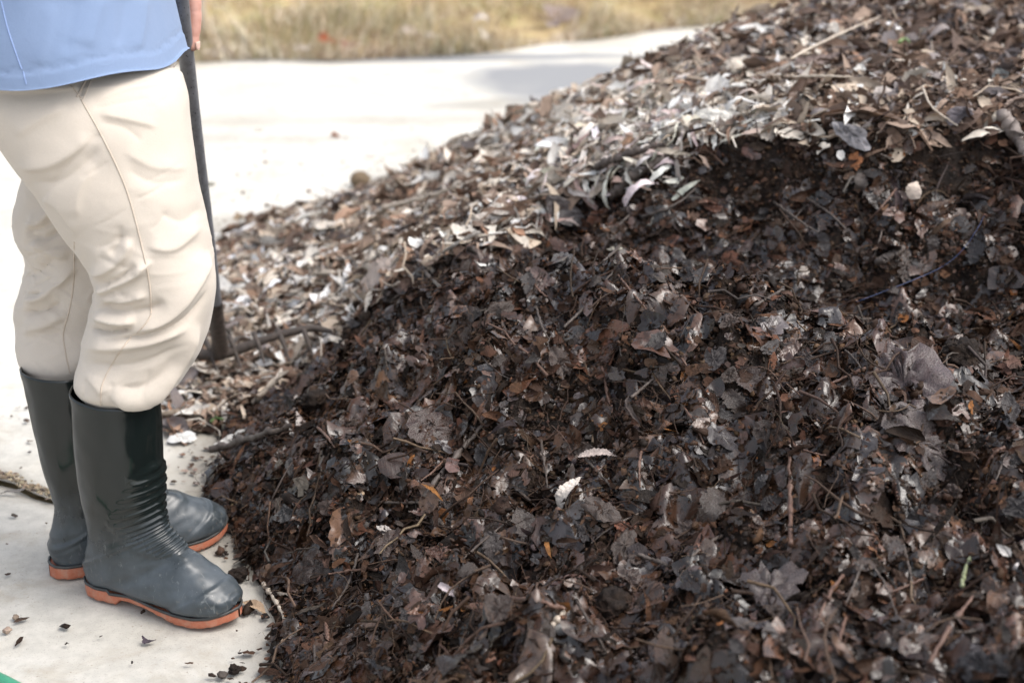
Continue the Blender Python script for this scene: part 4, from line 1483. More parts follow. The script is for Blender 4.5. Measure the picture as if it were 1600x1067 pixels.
# hem: the lower edge waves a little; a folded band ends in a groove
hemz = .781 + .006 * np.sin(V[:, 0] * 22) + .004 * np.sin(V[:, 1] * 31) + .012 * (V[:, 0] + .64)
k = V[:, 2] < hemz + .02
zlow = V[:, 2] < hemz
cen = np.array([-.635, 2.058])
V[:, 2] = np.where(zlow, hemz + (V[:, 2] - hemz) * .05, V[:, 2])
band = np.exp(-((V[:, 2] - hemz - .021) / .0016) ** 2) + .6 * np.exp(-((V[:, 2] - hemz - .0265) / .0014) ** 2)
radial = np.stack([V[:, 0] - cen[0], V[:, 1] - cen[1], 0 * V[:, 0]], -1)
radial /= np.linalg.norm(radial, axis=1)[:, None] + 1e-9
V = V - radial * (band * .0018)[:, None] + radial * (.0012 * ((V[:, 2] - hemz) < .021))[:, None]
set_co(sme, V)
shirt = link("shirt", sme, M["shirt"], person)
stree = BVHTree.FromPolygons([tuple(v) for v in V], [tuple(p.vertices) for p in sme.polygons])
sv, sf = join_np([on_cloth(stree, [(2, 3), (12, 45), (30, 98), (34, 108)], .0010), on_cloth(stree, [(36, 112), (41, 132)], .0009)])
link("seam", mesh_np("seam", sv, sf), mat_cloth("blue_seam", (.24, .33, .56), (.27, .36, .60)), shirt)

# --- boots on the feet
b1 = make_boot("rubber_boot", (-.640, 1.925, 0), math.radians(-24), parent=person, lean=.010, xs_len=.905)
b1["label"] = "near boot, toe pointing toward the camera"
b2 = make_boot("rubber_boot", (-.711, 1.962, 0), math.radians(31), parent=person, lean=-.018, xs_len=.96)
b2["label"] = "far boot, toe turned out against the foot of the heap"


# ------------------------------------------------------------------ rake
def make_rake():
    root = bpy.data.objects.new("garden_rake", None)
    COL.objects.link(root)
    base = np.array([-.600, 2.745, .076])
    root.location = base
    tag(root, "long-handled garden rake behind the legs, iron head resting on the litter", "rake")
    top = np.array([-.513, 2.26, .79])
    ax = top - base
    end = base + ax * 1.62
    P = np.array([base + ax * s for s in np.linspace(.04, 1.62, 30)])
    P[:, 0] += .0015 * np.sin(np.linspace(0, 9, 30))
    hv, hf = tube_np(P - base, np.interp(np.linspace(0, 1, 30), [0, .2, .5, 1], [.0125, .0115, .0125, .013]), 20)
    t = NT("worn_grey_handle")
    co = t.coord("Object")
    n = t.noise(co, 60, 5, .7)
    mp = t.node("ShaderNodeMapping")
    t.l.new(co, mp.inputs[0])
    mp.inputs["Scale"].default_value = (1, .5, .35)
    n2 = t.noise(mp.outputs[0], 420, 2, .5)
    c = t.ramp(n, [(.3, (.12, .12, .13)), (.7, (.20, .205, .22))])
    c = t.mix(t.ramp(n2, [(.66, 0), (.70, 1)]), c, (.012, .012, .014))
    t.out(c, .42, t.bump(n, .2, .0008))
    link("handle", mesh_np("handle", hv, hf), t.m, root)
    M["iron"] = mat_plain("earthy_iron", (.022, .017, .014), (.08, .06, .048), 90, .65, .7, .0015)
    sp = np.array([base + ax * s for s in (.0, .03, .10, .20)]) - base
    fv, ff = tube_np(sp, [.019, .017, .0150, .0145], 18, 14)
    link("socket", mesh_np("socket", fv, ff), M["iron"], root)
    # bar of the head, gently bowed, and the tines below it
    a = np.array([-.185, .015, .005])
    b = np.array([.215, .030, .052])
    bp = [a, a * .5 + np.array([0, -.004, .002]), np.array([0, -.004, -.002]), b * .5 + np.array([0, -.002, .004]), b * .85, b + np.array([.012, -.006, -.014])]
    bv, bf = tube_np(np.array(bp), [.008, .009, .0115, .009, .008, .005], 12, 30)
    link("head_bar", mesh_np("head_bar", bv, bf), M["iron"], root)
    for i in range(9):
        s = i / 8
        p = a * (1 - s) + b * s
        if i == 8:
            continue
        tv_, tf_ = tube_np(np.array([p, p + np.array([.012, -.022, -.012]), p + np.array([.028, -.046, -.050])]), [.0064, .006, .0025], 8, 9)
        link("tine", mesh_np("tine", tv_, tf_), M["iron"], root)


make_rake()
# ------------------------------------------------------------------ things one can pick out on the heap, the path and the bank
_meshpool = {}


def colour_mesh(name, shape, col, wearseed=0):
    V, F, U = shape
    me = mesh_np(name, V, F)
    attr_col(me, np.tile(np.array(col, float), (len(V), 1)))
    attr_vec(me, U)
    return me


def lay(u, v, lpx, ang, f=.35, lift=.012):
    """a frame lying on the surface seen at a photograph pixel; returns centre, axes, length in metres"""
    P = hit(u, v)
    inb = X0 + .05 < P[0] < X1 - .05 and Y0 < P[1] < Y1 - .1
    N = normal_at(P[:1], P[1:2])[0] if inb else np.array([0, 0, 1.])
    C = np.array([0, 0, CAM_H]) - P
    depth = P[1] * CP + (CAM_H - P[2]) * SP
    C /= np.linalg.norm(C)
    N = N * (1 - f) + C * f
    N /= np.linalg.norm(N)
    r1 = ray(u + math.cos(math.radians(ang)) * 10, v - math.sin(math.radians(ang)) * 10)
    o = np.array([0, 0, CAM_H])
    t = ((P - o) @ N) / (r1 @ N)
    A = o + r1 * t - P
    m = np.linalg.norm(A) / 10
    A /= np.linalg.norm(A)
    B = np.cross(N, A)
    L = min(lpx * m, lpx * depth / FPX * 1.8)
    return P + N * lift, A, B, N, L


def put_leaf(name, u, v, lpx, ang, shape, col, mat, label, cat="leaf", group=None, wide=1.0, f=.35, lift=.012, key=None):
    P, A, B, N, L = lay(u, v, lpx, ang, f, lift)
    if key is None or key not in _meshpool:
        me = colour_mesh(name, shape, col)
        me.materials.append(mat)
        if key is not None:
            _meshpool[key] = me
    else:
        me = _meshpool[key]
    o = bpy.data.objects.new(name, me)
    COL.objects.link(o)
    M3 = Matrix(((A[0] * L, B[0] * L * wide, N[0] * L, P[0]), (A[1] * L, B[1] * L * wide, N[1] * L, P[1]), (A[2] * L, B[2] * L * wide, N[2] * L, P[2]), (0, 0, 0, 1)))
    o.matrix_world = M3
    tag(o, label, cat, group)
    return o


def fine_leaf(seed, aspect=.5, **k):
    return leaf_shape(seed, 26, 11, aspect, **k)


def fine_scrap(seed, aspect=.8, rag=.3, curl=.2):
    return frag_shape(seed, 5, 34, rag, curl, aspect, .7, .034)


W_, D_ = M["wet"], M["dry"]
GREY, MAUVE, BLK = (.10, .095, .10), (.12, .085, .08), (.018, .015, .015)
one = [
    # name, u, v, len, angle, shape, colour, mat, label, extra
    ("curled_leaf", 935, 728, 62, 18, leaf_shape(901, 40, 9, .34, .3, .1, 8, .05, .1, .2, 1.2), (.52, .44, .40), D_, "pale ribbed half of a curled leaf, arched over the dark compost in the middle", dict(lift=.022, f=.3)),
    ("curled_leaf", 893, 772, 66, 68, leaf_shape(902, 40, 9, .40, .4, .1, 7, .08, .15, .2, 1.0), (.66, .60, .54), D_, "drooping cream tip below the arched pale ribbed leaf in the middle", dict(lift=.018, f=.5)),
    ("broad_leaf", 1432, 702, 128, -18, fine_scrap(903, .72, .22, .12), (.125, .10, .10), W_, "largest wet grey leaf, lying broad and flat on the right of the near mound", dict(lift=.022)),
    ("broad_leaf", 1412, 612, 120, -38, fine_scrap(904, .62, .26, .12), (.13, .10, .105), W_, "smooth wet mauve-grey leaf just above the largest grey leaf", dict(lift=.024)),
    ("small_leaf", 1427, 300, 32, 60, fine_leaf(905, .85, rag=.05), (.62, .52, .44), D_, "small cream leaf alone on the dark cut face", dict(lift=.02, f=.6)),
    ("oval_leaf", 884, 334, 72, -22, fine_leaf(906, .46, rag=.04), (.13, .13, .14), W_, "smooth slate grey oval leaf where the pale crust meets the dark cut", dict(lift=.028, f=.5)),
    ("long_leaf", 1148, 192, 125, 12, fine_leaf(907, .20, ribs=0, rag=.04, curl=.1), (.80, .77, .70), D_, "long narrow white leaf lying on the lip of the cut", dict(lift=.03, f=.5)),
    ("long_leaf", 1268, 118, 132, 26, leaf_shape(908, 60, 9, .2, .2, .2, 14, .05, .1), (.36, .28, .25), D_, "long ribbed tan leaf slanting across the pale crust", dict(lift=.035, f=.5)),
    ("long_leaf", 1205, 128, 90, 30, leaf_shape(921, 50, 9, .2, .2, .2, 12, .05, .1), (.50, .45, .40), D_, "pale ribbed leaf just left of the long tan ribbed leaf", dict(lift=.03, f=.5)),
    ("standing_leaf", 1440, 130, 44, 100, fine_leaf(909, .8, rag=.1, curl=.2), (.74, .72, .68), D_, "bright white leaf standing upright on the upper heap", dict(lift=.03, f=.8)),
    ("round_leaf", 1378, 157, 36, 10, fine_scrap(910, .8, .12, .15), (.62, .55, .50), D_, "round pinkish cream leaf left below the upright white leaf", dict(lift=.025, f=.6)),
    ("curled_leaf", 1300, 68, 52, 20, leaf_shape(911, 20, 9, .6, .5, .1, 0, .06, .1, .3, 1.6), (.52, .47, .42), D_, "cream leaf curled into a ring near the top of the heap", dict(lift=.03, f=.7)),
    ("ribbed_leaf", 1212, 790, 72, 58, leaf_shape(912, 44, 9, .55, .1, .1, 10, .05, .1), (.045, .038, .040), W_, "dark pleated leaf above the big grey leaf low in the picture", dict(lift=.016)),
    ("broad_leaf", 1205, 945, 96, -65, fine_scrap(913, .75, .26, .15), (.12, .105, .105), W_, "wet grey leaf with a torn point, low and right of the middle", dict(lift=.022)),
    ("grey_leaf", 1158, 988, 56, 5, fine_scrap(914, .6, .2, .12), (.115, .108, .115), W_, "small flat grey leaf left of the torn grey leaf", dict(lift=.018)),
    ("grey_leaf", 1022, 995, 58, 15, fine_scrap(915, .7, .24, .15), (.135, .105, .105), W_, "mauve-grey leaf near the bottom edge, below the middle", dict(lift=.018)),
    ("round_leaf", 1120, 566, 50, 20, fine_scrap(916, .8, .1, .1), (.085, .08, .086), W_, "round slate leaf on the crest of the near mound", dict(lift=.02)),
    ("folded_leaf", 1168, 600, 56, -50, fine_leaf(917, .7, fold=.5), (.075, .045, .038), W_, "folded reddish brown leaf right below the round slate leaf", dict(lift=.024)),
    ("leaf_tip", 1571, 868, 42, 115, fine_leaf(918, .5), (.72, .68, .64), D_, "taller of two pale leaf tips poking out at the right edge", dict(lift=.02, f=.8)),
    ("leaf_tip", 1586, 893, 42, 70, fine_leaf(919, .4), (.66, .62, .60), D_, "lower of two pale leaf tips poking out at the right edge", dict(lift=.02, f=.8)),
    ("orange_leaf", 528, 792, 36, 60, fine_scrap(920, .7, .2, .3), (.36, .15, .07), W_, "orange-brown leaf between the boots and the middle of the heap", dict(lift=.018)),
    ("orange_leaf", 740, 790, 22, 70, fine_leaf(922, .6), (.50, .24, .09), W_, "tiny bright orange leaf beside the long dark twig", dict(lift=.018, f=.5)),
    ("orange_leaf", 974, 832, 34, 15, fine_scrap(923, .6, .25, .3), (.40, .17, .10), W_, "salmon coloured leaf scrap below the curled pale leaf", dict(lift=.018)),
    ("orange_leaf", 1338, 258, 34, 70, fine_scrap(924, .8, .35, .4), (.30, .12, .05), D_, "rusty leaf at the top of the dark cut face", dict(lift=.02, f=.5)),
    ("orange_leaf", 1108, 330, 46, 15, fine_scrap(925, .5, .3, .3), (.28, .11, .05), W_, "rust coloured leaf in the middle of the dark cut face", dict(lift=.02, f=.5)),
    ("orange_leaf", 842, 708, 36, 80, fine_leaf(926, .55, roll=1.0), (.24, .10, .06), W_, "rusty folded leaf just above the curled pale leaf", dict(lift=.02, f=.5)),
    ("orange_leaf", 1540, 852, 40, 100, fine_leaf(927, .5, roll=.8), (.32, .16, .09), W_, "orange-brown leaf left of the two pale tips", dict(lift=.02, f=.6)),
    ("orange_leaf", 793, 1038, 26, 40, fine_leaf(928, .55), (.34, .13, .07), W_, "small orange leaf at the bottom edge", dict(lift=.016)),
    ("orange_leaf", 938, 338, 44, 35, fine_scrap(929, .5, .3, .3), (.30, .12, .05), W_, "rust coloured scrap next to the slate oval leaf", dict(lift=.02, f=.5)),
    ("rolled_leaf", 840, 450, 88, 78, leaf_shape(930, 26, 9, .28, .3, .1, 0, .06, .1, .2, 1.6), (.10, .065, .05), W_, "tall rolled brown leaf standing on the crest of the near mound", dict(lift=.03, f=.7)),
    ("broad_leaf", 1555, 1050, 130, -6, fine_scrap(931, .45, .16, .12), (.060, .062, .070), W_, "broad bluish dark leaf in the bottom right corner", dict(lift=.02)),
    ("broad_leaf", 1590, 795, 58, -20, fine_scrap(932, .8, .14, .12), (.060, .060, .066), W_, "broad slate leaf at the right edge above the pale tips", dict(lift=.022)),
    ("broad_leaf", 612, 440, 100, 22, leaf_shape(933, 30, 9, .4, .2, .2, 6, .06, .1), (.50, .42, .37), D_, "largest pale leaf at the left end of the dark cut", dict(lift=.03, f=.5)),
    ("crumpled_leaf", 706, 936, 40, 35, leaf_shape(934, 20, 9, .4, .5, .3, 5, .2, .3, .4, 1.0), (.62, .54, .56), D_, "crumpled whitish scrap low on the heap left of the middle", dict(lift=.016, f=.5)),
    ("small_leaf", 607, 838, 24, -20, fine_scrap(935, .6, .4, .3), (.55, .50, .46), D_, "pale star-shaped scrap below the tiny row of orange leaves", dict(lift=.016, f=.5)),
    ("slate_leaf", 452, 806, 48, 50, fine_scrap(936, .75, .2, .15), (.085, .10, .115), W_, "blue-grey leaf beside the toe of the far boot", dict(lift=.02)),
    ("slate_leaf", 668, 678, 74, 25, fine_scrap(937, .7, .2, .15), (.065, .034, .025), W_, "broad flat dark brown leaf above the long dark twig", dict(lift=.02)),
    ("white_leaf", 286, 690, 44, -10, fine_scrap(938, .6, .2, .15), (.72, .72, .70), D_, "white leaf lying right against the near boot", dict(lift=.012)),
    ("white_leaf", 372, 692, 66, 28, fine_scrap(939, .35, .2, .15), (.70, .69, .66), D_, "long white scrap between the near boot and the dark stick", dict(lift=.014)),
    ("white_leaf", 350, 655, 26, 70, fine_scrap(940, .6, .2, .2), (.72, .68, .64), D_, "small upright white scrap beneath the rake", dict(lift=.014, f=.6)),
    ("blue_leaf", 1567, 138, 44, -60, fine_leaf(941, .6), (.14, .19, .21), W_, "blue-grey leaf high up near the right edge", dict(lift=.025, f=.6)),
    ("blue_leaf", 1228, 93, 36, -10, fine_leaf(942, .5), (.20, .25, .27), W_, "small blue-grey leaf among the pale crust near the top", dict(lift=.025, f=.6)),
    ("grey_leaf", 1330, 218, 66, -10, fine_scrap(943, .5, .15, .15), (.30, .29, .30), D_, "smooth grey leaf overhanging the cut on its right", dict(lift=.028, f=.5)),
    ("grey_leaf", 1500, 190, 60, 20, fine_scrap(944, .6, .2, .2), (.16, .145, .16), D_, "dark mauve leaf on the crust right of the grey overhanging leaf", dict(lift=.028, f=.5)),
    ("orange_leaf", 1022, 775, 62, 35, leaf_shape(945, 20, 9, .3, .2, .3), (.20, .085, .05), W_, "long rusty leaf right of the curled pale leaf", dict(lift=.02)),
    ("brown_leaf", 690, 872, 58, -8, fine_scrap(946, .55, .2, .3), (.17, .075, .045), W_, "warm brown leaf low on the heap, left of the middle", dict(lift=.018)),
    ("brown_leaf", 500, 890, 90, 42, fine_scrap(947, .6, .2, .12), (.055, .036, .028), W_, "broad layered brown leaf near the toe of the near boot", dict(lift=.02)),
    ("oval_leaf", 1265, 575, 44, -5, fine_scrap(948, .5, .2, .15), (.10, .085, .085), W_, "thin grey leaf on the crest between the slate and mauve leaves", dict(lift=.02)),
    ("broad_leaf", 1245, 640, 70, 25, fine_scrap(949, .6, .35, .2), (.10, .075, .075), W_, "jagged mauve leaf on the near mound left of the mauve-grey leaf", dict(lift=.02)),
    ("pale_leaf", 770, 350, 60, 10, leaf_shape(950, 30, 9, .4, .3, .2, 0, .1, .1), (.66, .60, .54), D_, "cream leaf on the pale slope left of the slate oval leaf", dict(lift=.03, f=.5)),
    ("pale_leaf", 737, 385, 60, -15, leaf_shape(951, 30, 9, .5, .4, .2, 0, .1, .1), (.60, .56, .50), D_, "crumpled cream leaf just above the top of the dark mound", dict(lift=.03, f=.5)),
    ("pale_leaf", 672, 290, 50, 30, leaf_shape(952, 30, 9, .5, .4, .2, 0, .1, .1), (.66, .64, .60), D_, "whitish leaf on the far slope beyond the stick", dict(lift=.03, f=.5)),
    ("pale_leaf", 505, 370, 30, 30, leaf_shape(953, 30, 9, .5, .4, .2, 0, .1, .1), (.70, .66, .60), D_, "small whitish leaf at the left foot of the heap", dict(lift=.02, f=.5)),
]
for nm, u, v, l, a, shp, col, mt, lab, ex in one:
    if mt is W_:
        col = tuple(np.array(col) * np.array([.55, .46, .42]))
        ex = dict(ex, lift=ex.get('lift', .012) * .75)
    put_leaf(nm, u, v, l, a, shp, col, mt, lab, **ex)

# landmarks by which the other leaves can be found
MARKS = [(935, 728, "curled pale leaf"), (1432, 702, "largest grey leaf"), (1412, 612, "mauve-grey leaf"), (1427, 300, "small cream leaf"), (884, 334, "slate oval leaf"),
         (1148, 192, "long white leaf"), (1268, 118, "long ribbed tan leaf"), (1440, 130, "upright white leaf"), (1300, 68, "ring-curled cream leaf"), (1212, 790, "dark pleated leaf"),
         (1205, 945, "torn grey leaf"), (1022, 995, "mauve-grey leaf near the bottom edge"), (1120, 566, "round slate leaf"), (1578, 880, "two pale leaf tips"), (528, 792, "orange-brown leaf near the boots"),
         (974, 832, "salmon scrap"), (1108, 330, "rust leaf on the cut face"), (840, 450, "tall rolled brown leaf"), (1555, 1050, "dark leaf in the bottom right corner"), (612, 440, "largest pale leaf at the cut's left end"),
         (706, 936, "crumpled whitish scrap"), (452, 806, "blue-grey leaf by the far boot"), (668, 678, "flat dark brown leaf"), (1567, 138, "high blue-grey leaf"), (1330, 218, "grey overhanging leaf"),
         (690, 872, "warm brown leaf"), (500, 890, "layered brown leaf"), (770, 350, "cream leaf on the pale slope"), (720, 722, "long dark twig"), (655, 340, "pale straight stick"),
         (1232, 815, "upright reddish stem"), (1192, 488, "grey twig in the hollow"), (1390, 427, "thick broken stick"), (1000, 290, "thick dark root"), (1582, 240, "smooth grey branch"),
         (1290, 365, "slanting twig on the cut face"), (1440, 460, "blue string"), (563, 288, "round brown stone"), (340, 560, "rake head"), (1505, 918, "green sprout"), (960, 960, "fibrous clod"),
         (1290, 110, "long straight pale stem"), (512, 1005, "stubby orange-brown twig"), (1480, 1008, "long thin brown twig"), (380, 712, "thick black stick"), (492, 632, "clod on the mound's left tip")]
_usedmark = set()


def find_words(u, v, kind, maxw):
    """say where a thing is by the nearest landmark not yet used that way for its kind"""
    for du, dv, w in sorted(((u - a, v - b, c) for a, b, c in MARKS), key=lambda q_: q_[0] ** 2 + q_[1] ** 2):
        dist = math.hypot(du, dv)
        ang = int(((math.degrees(math.atan2(-dv, du)) + 22.5) % 360) // 45)
        where = ["right of", "above and right of", "above", "above and left of", "left of", "below and left of", "below", "below and right of"][ang]
        near = "close " if dist < 45 else "" if dist < 110 else "some way "
        s = near + where + " the " + w
        if (kind, s) in _usedmark or len(s.split()) > maxw:
            continue
        _usedmark.add((kind, s))
        return s
    return None


# smaller leaves, a few kinds, each told by its place
rg = np.random.default_rng(77)
GR = [("wet_leaf", "dark wet brown leaf lying", "wet dark leaves on the dug compost", W_, [(.030, .017, .011), (.045, .025, .016), (.018, .012, .010), (.058, .034, .025)], 95, 0, (22, 48)),
      ("slate_leaf", "small slate grey leaf", "slate grey leaves on the dug compost", W_, [(.034, .029, .029), (.046, .037, .035), (.042, .030, .027)], 60, 0, (18, 38)),
      ("dry_leaf", "tan dry leaf", "dry tan leaves on the crust", D_, [(.30, .23, .19), (.22, .16, .13), (.38, .32, .27)], 60, 1, (26, 52)),
      ("bleached_leaf", "bleached whitish leaf", "bleached leaves on the crust", D_, [(.60, .56, .50), (.72, .70, .66), (.52, .46, .40)], 60, 1, (22, 50))]
for nm, lab, grp, mt, cols, cnt, dry, (l0, l1) in GR:
    k = 0
    while k < cnt:
        u, v = rg.uniform(280, 1590), rg.uniform(15, 1055)
        P = hit(u, v)
        if P[2] < .04 or P[1] > 5 or (u < 380 and v > 700):
            continue
        dk = inpoly(np.array([u, v]), DARK)
        if bool(dk) == bool(dry):
            continue
        sc = np.clip(2.2 / P[1], .5, 1.3)
        q = k % 8
        seed = 1000 + q + 20 * len(nm)
        ck = cols[q % len(cols)]
        shp = None
        key = (nm, q)
        if key not in _meshpool:
            shp = fine_scrap(seed, rg.uniform(.55, .85), .28, .2) if q % 2 else leaf_shape(seed, 22, 9, rg.uniform(.4, .65), .3, .25, 0, .07, .25)
        else:
            shp = (np.zeros((1, 3)), [], None)
        put_leaf(nm, u, v, rg.uniform(l0, l1) * sc, rg.uniform(0, 360), shp, ck, mt, lab + " " + (find_words(u, v, nm, 16 - len(lab.split())) or "on the heap"), "leaf", grp, f=.3, lift=rg.uniform(.008, .018), key=key)
        k += 1


# --- twigs and sticks
def stick(name, pts, r, mat, label, cat="twig", lift=.014, taper=.6, arch=0.0, bumps=True, ns=8):
    P = np.array([hit(*p) for p in pts])
    if len(P) == 2:
        P = np.array([P[0], (P[0] + P[1]) / 2, P[1]])
    P[:, 2] += lift * (1.5 if P[0][1] > 2.2 else 1.15)
    n = 24
    C = catmull(P, n)
    # keep it straight enough: smooth out the ups and downs of the litter
    for _ in range(30):
        C[1:-1] = (C[:-2] + 2 * C[1:-1] + C[2:]) / 4
    g = np.array([ground_h(C[:, 0], C[:, 1])])[0]
    C[:, 2] += max(0, float((g - C[:, 2]).max()) * .5 + .004)
    s = np.linspace(0, 1, n)
    C[:, 2] += arch * np.sin(s * np.pi)
    rr = np.random.default_rng(abs(hash(label)) % 1000 if False else len(label) * 7 + int(pts[0][0]))
    C += rr.normal(size=C.shape) * r * .18
    R = r * (1 - (1 - taper) * s) * (1 + .1 * rr.normal(size=n))
    if bumps:
        for kk in rr.integers(3, n - 3, 3):
            R[kk] *= 1.45
    V, F = tube_np(C, R, ns)
    o = link(name, mesh_np(name, V, F), mat)
    tag(o, label, cat)
    cen = Vector(C[n // 2])
    for vv in o.data.vertices:
        vv.co -= cen
    o.location = cen
    return o


TD, TP, TR = M["twig_dark"], M["twig_pale"], M["twig_red"]
stick("twig", [(663, 795), (690, 752), (722, 722), (750, 690), (780, 653)], .0042, TD, "long dark twig leaning up the middle of the near slope")
stick("stick", [(598, 352), (655, 340), (718, 322)], .0065, TP, "pale straight stick lying on the far left slope", "stick", lift=.03)
stick("stem", [(1233, 885), (1232, 815), (1230, 745)], .0034, TR, "reddish stem standing upright beside the dark pleated leaf", "stem", lift=.024)
stick("twig", [(880, 530), (915, 495), (957, 447)], .0026, TD, "thin grey twig on the crest below the rolled brown leaf")
stick("twig", [(940, 585), (946, 620), (952, 655)], .0028, TR, "short reddish twig upright in the near mound's upper slope")
stick("twig", [(985, 642), (1012, 622), (1046, 594)], .0026, TD, "short grey twig left of the round slate leaf")
stick("twig", [(412, 920), (430, 945), (446, 978)], .0036, TP, "bent tan twig on the concrete in front of the near boot's toe", lift=.008)
stick("twig", [(424, 935), (440, 936), (455, 939)], .0026, TP, "short tan twig crossing the bent tan twig", lift=.008)
stick("stick", [(330, 728), (372, 716), (412, 705), (458, 690)], .0075, TD, "thick black stick between the rake and the near boot", "stick", lift=.02)
stick("twig", [(845, 705), (850, 740), (856, 782)], .0022, TD, "thin upright twig just left of the curled pale leaf")
stick("twig", [(1172, 506), (1192, 488), (1222, 470)], .0035, TD, "grey twig in the hollow behind the near mound")
stick("twig", [(1448, 1062), (1480, 1008), (1518, 955)], .0028, TR, "long thin brown twig near the bottom right corner")
stick("stick", [(1368, 438), (1390, 427), (1410, 415)], .0075, TD, "thick broken grey-brown stick on the right of the cut face", "stick", lift=.02, taper=.9)
stick("root", [(955, 332), (985, 308), (1020, 282), (1048, 264)], .012, TD, "thick dark root running along under the pale crust", "root", lift=.022)
stick("root", [(930, 300), (960, 285), (1000, 272), (1040, 262)], .009, TD, "thinner dark root just above the thick dark root", "root", lift=.03)
stick("stick", [(1562, 208), (1580, 232), (1592, 252), (1606, 280)], .012, mat_plain("grey_branch", (.14, .115, .10), (.26, .22, .20), 60, .7, .6, .002), "smooth grey branch at the right edge above the cut", "stick", lift=.022, taper=.9)
stick("twig", [(1258, 340), (1290, 365), (1320, 391)], .0026, TD, "thin twig slanting down the middle of the cut face", lift=.02)
stick("twig", [(1355, 372), (1375, 350), (1398, 322)], .0024, TR, "thin reddish twig slanting up the right of the cut face", lift=.02)
stick("stem", [(1438, 172), (1450, 205), (1492, 240)], .0022, TP, "thin curved pale stem on the crust above the cut", "stem", lift=.03)
stick("stem", [(1232, 146), (1290, 110), (1372, 72)], .0030, TP, "long straight pale stem across the upper crust", "stem", lift=.045)
stick("stem", [(1230, 156), (1290, 155), (1330, 157)], .0030, TP, "short pale stem below the long straight pale stem", "stem", lift=.03)
stick("twig", [(510, 1032), (513, 1005), (508, 985)], .0036, TR, "stubby orange-brown twig at the bottom edge left of the middle")
stick("twig", [(560, 880), (545, 930), (520, 965)], .0022, TD, "thin dark twig over the layered brown leaf")
stick("stem", [(1002, 365), (1050, 350), (1090, 322)], .0026, TD, "thin dark stem low on the left of the cut face", "stem", lift=.02)
stick("twig", [(800, 965), (845, 975), (880, 986)], .0036, TR, "brown twig lying level near the bottom, left of the middle")
stick("twig", [(850, 1010), (872, 985), (888, 962)], .0042, M["twig_pale"], "tan splintered twig leaning on the level brown twig")
stick("twig", [(636, 812), (637, 765), (632, 740)], .0022, TD, "thin black twig upright left of the long dark twig")
stick("twig", [(1405, 860), (1418, 905), (1425, 950)], .0024, TD, "thin grey twig hanging down left of the green sprout")
stick("string", [(1335, 500), (1392, 486), (1428, 465), (1470, 455), (1500, 430), (1522, 395), (1534, 372)], .0006, mat_plain("blue_string", (.02, .04, .10), (.04, .06, .15), 90, .5), "thin loose blue string trailing over the right of the cut face", "string", lift=.022, bumps=False, taper=1)
sp_ = stick("sprout", [(1500, 940), (1505, 915), (1513, 897)], .0026, mat_plain("pale_green", (.18, .20, .10), (.26, .28, .17), 60, .5), "small pale green sprout near the right edge", "sprout", lift=.018)
stick("sprout", [(1402, 98), (1410, 92), (1418, 98)], .0040, mat_plain("leaf_green", (.14, .2, .07), (.2, .27, .1), 60, .5), "bit of fresh green on the upper crust left of the upright white leaf", "sprout", lift=.03)
stick("sprout", [(330, 674), (340, 670), (350, 672)], .0030, mat_plain("fresh_green", (.08, .15, .04), (.12, .2, .06), 60, .5), "tiny fresh green scrap between the near boot and the rake", "sprout", lift=.014)

# loose twigs nobody could tell apart
for k in range(46):
    while True:
        u, v = rg.uniform(420, 1590), rg.uniform(250, 1050)
        if inpoly(np.array([u, v]), DARK) and hit(u, v)[2] > .05:
            break
    a = rg.uniform(0, math.pi)
    l = rg.uniform(18, 48)
    o = stick("twig", [(u - l * math.cos(a), v - l * math.sin(a)), (u + rg.uniform(-4, 4), v + rg.uniform(-4, 4)), (u + l * math.cos(a), v + l * math.sin(a))], rg.uniform(.0014, .0028), [TD, TR, TD][k % 3],
              "short thin twig " + (find_words(u, v, "twig", 13) or "on the heap"))
    o["group"] = "loose twigs on the dug compost"


# --- stones, clods
def rock(name, u, v, r, mat, label, cat, seed, flat=.8, sub=4, rough=.08):
    P = atZ(u, v, r * .6) * np.array([1, 1, 0]) if cat == 'stone' else hit(u, v)
    bm = bmesh.new()
    bmesh.ops.create_icosphere(bm, subdivisions=sub, radius=1)
    V = np.array([x.co[:] for x in bm.verts])
    n = fbm(V * 1.3 + seed, 2) * rough * 2.2 + fbm(V * 5 + seed, 3) * rough
    V = V * (1 + n)[:, None] * np.array([1, .85, flat]) * r
    for x, c_ in zip(bm.verts, V):
        x.co = c_
    me = bpy.data.meshes.new(name)
    bm.to_mesh(me)
    bm.free()
    me.polygons.foreach_set("use_smooth", np.ones(len(me.polygons), bool))
    o = link(name, me, mat)
    o.location = (P[0], P[1], P[2] + r * flat * .75)
    o.rotation_euler = (0, 0, seed)
    tag(o, label, cat)
    return o


rock("round_stone", 563, 281, .034, M["stone"], "round brown stone on the road beside the far foot of the heap", "stone", 3, .82, rough=.04)
rock("pebble", 25, 967, .0055, mat_plain("pebble_brown", (.16, .12, .09), (.26, .2, .15), 90, .8), "small brown pebble nearer the boots of the pair at left", "pebble", 5, .8, 3, .2)
rock("pebble", 12, 989, .0065, mat_plain("pebble_tan", (.22, .16, .13), (.34, .26, .2), 90, .8), "small tan pebble of the pair at left, the one nearer the corner", "pebble", 7, .7, 3, .2)
rock("compost_clod", 366, 1052, .0085, M["soil"], "small dark crumb of compost on the concrete at the bottom edge", "clod", 9, .7, 4, .3)
rock("compost_clod", 960, 960, .026, M["soil"], "fibrous brown clod at the bottom of the near mound", "clod", 11, .7, 4, .22)
rock("compost_clod", 492, 632, .024, M["soil"], "dark clod on the left tip of the near mound", "clod", 13, .6, 4, .3)
rock("compost_clod", 1500, 575, .03, M["soil"], "dark clod in the hollow at the right", "clod", 15, .7, 4, .3)
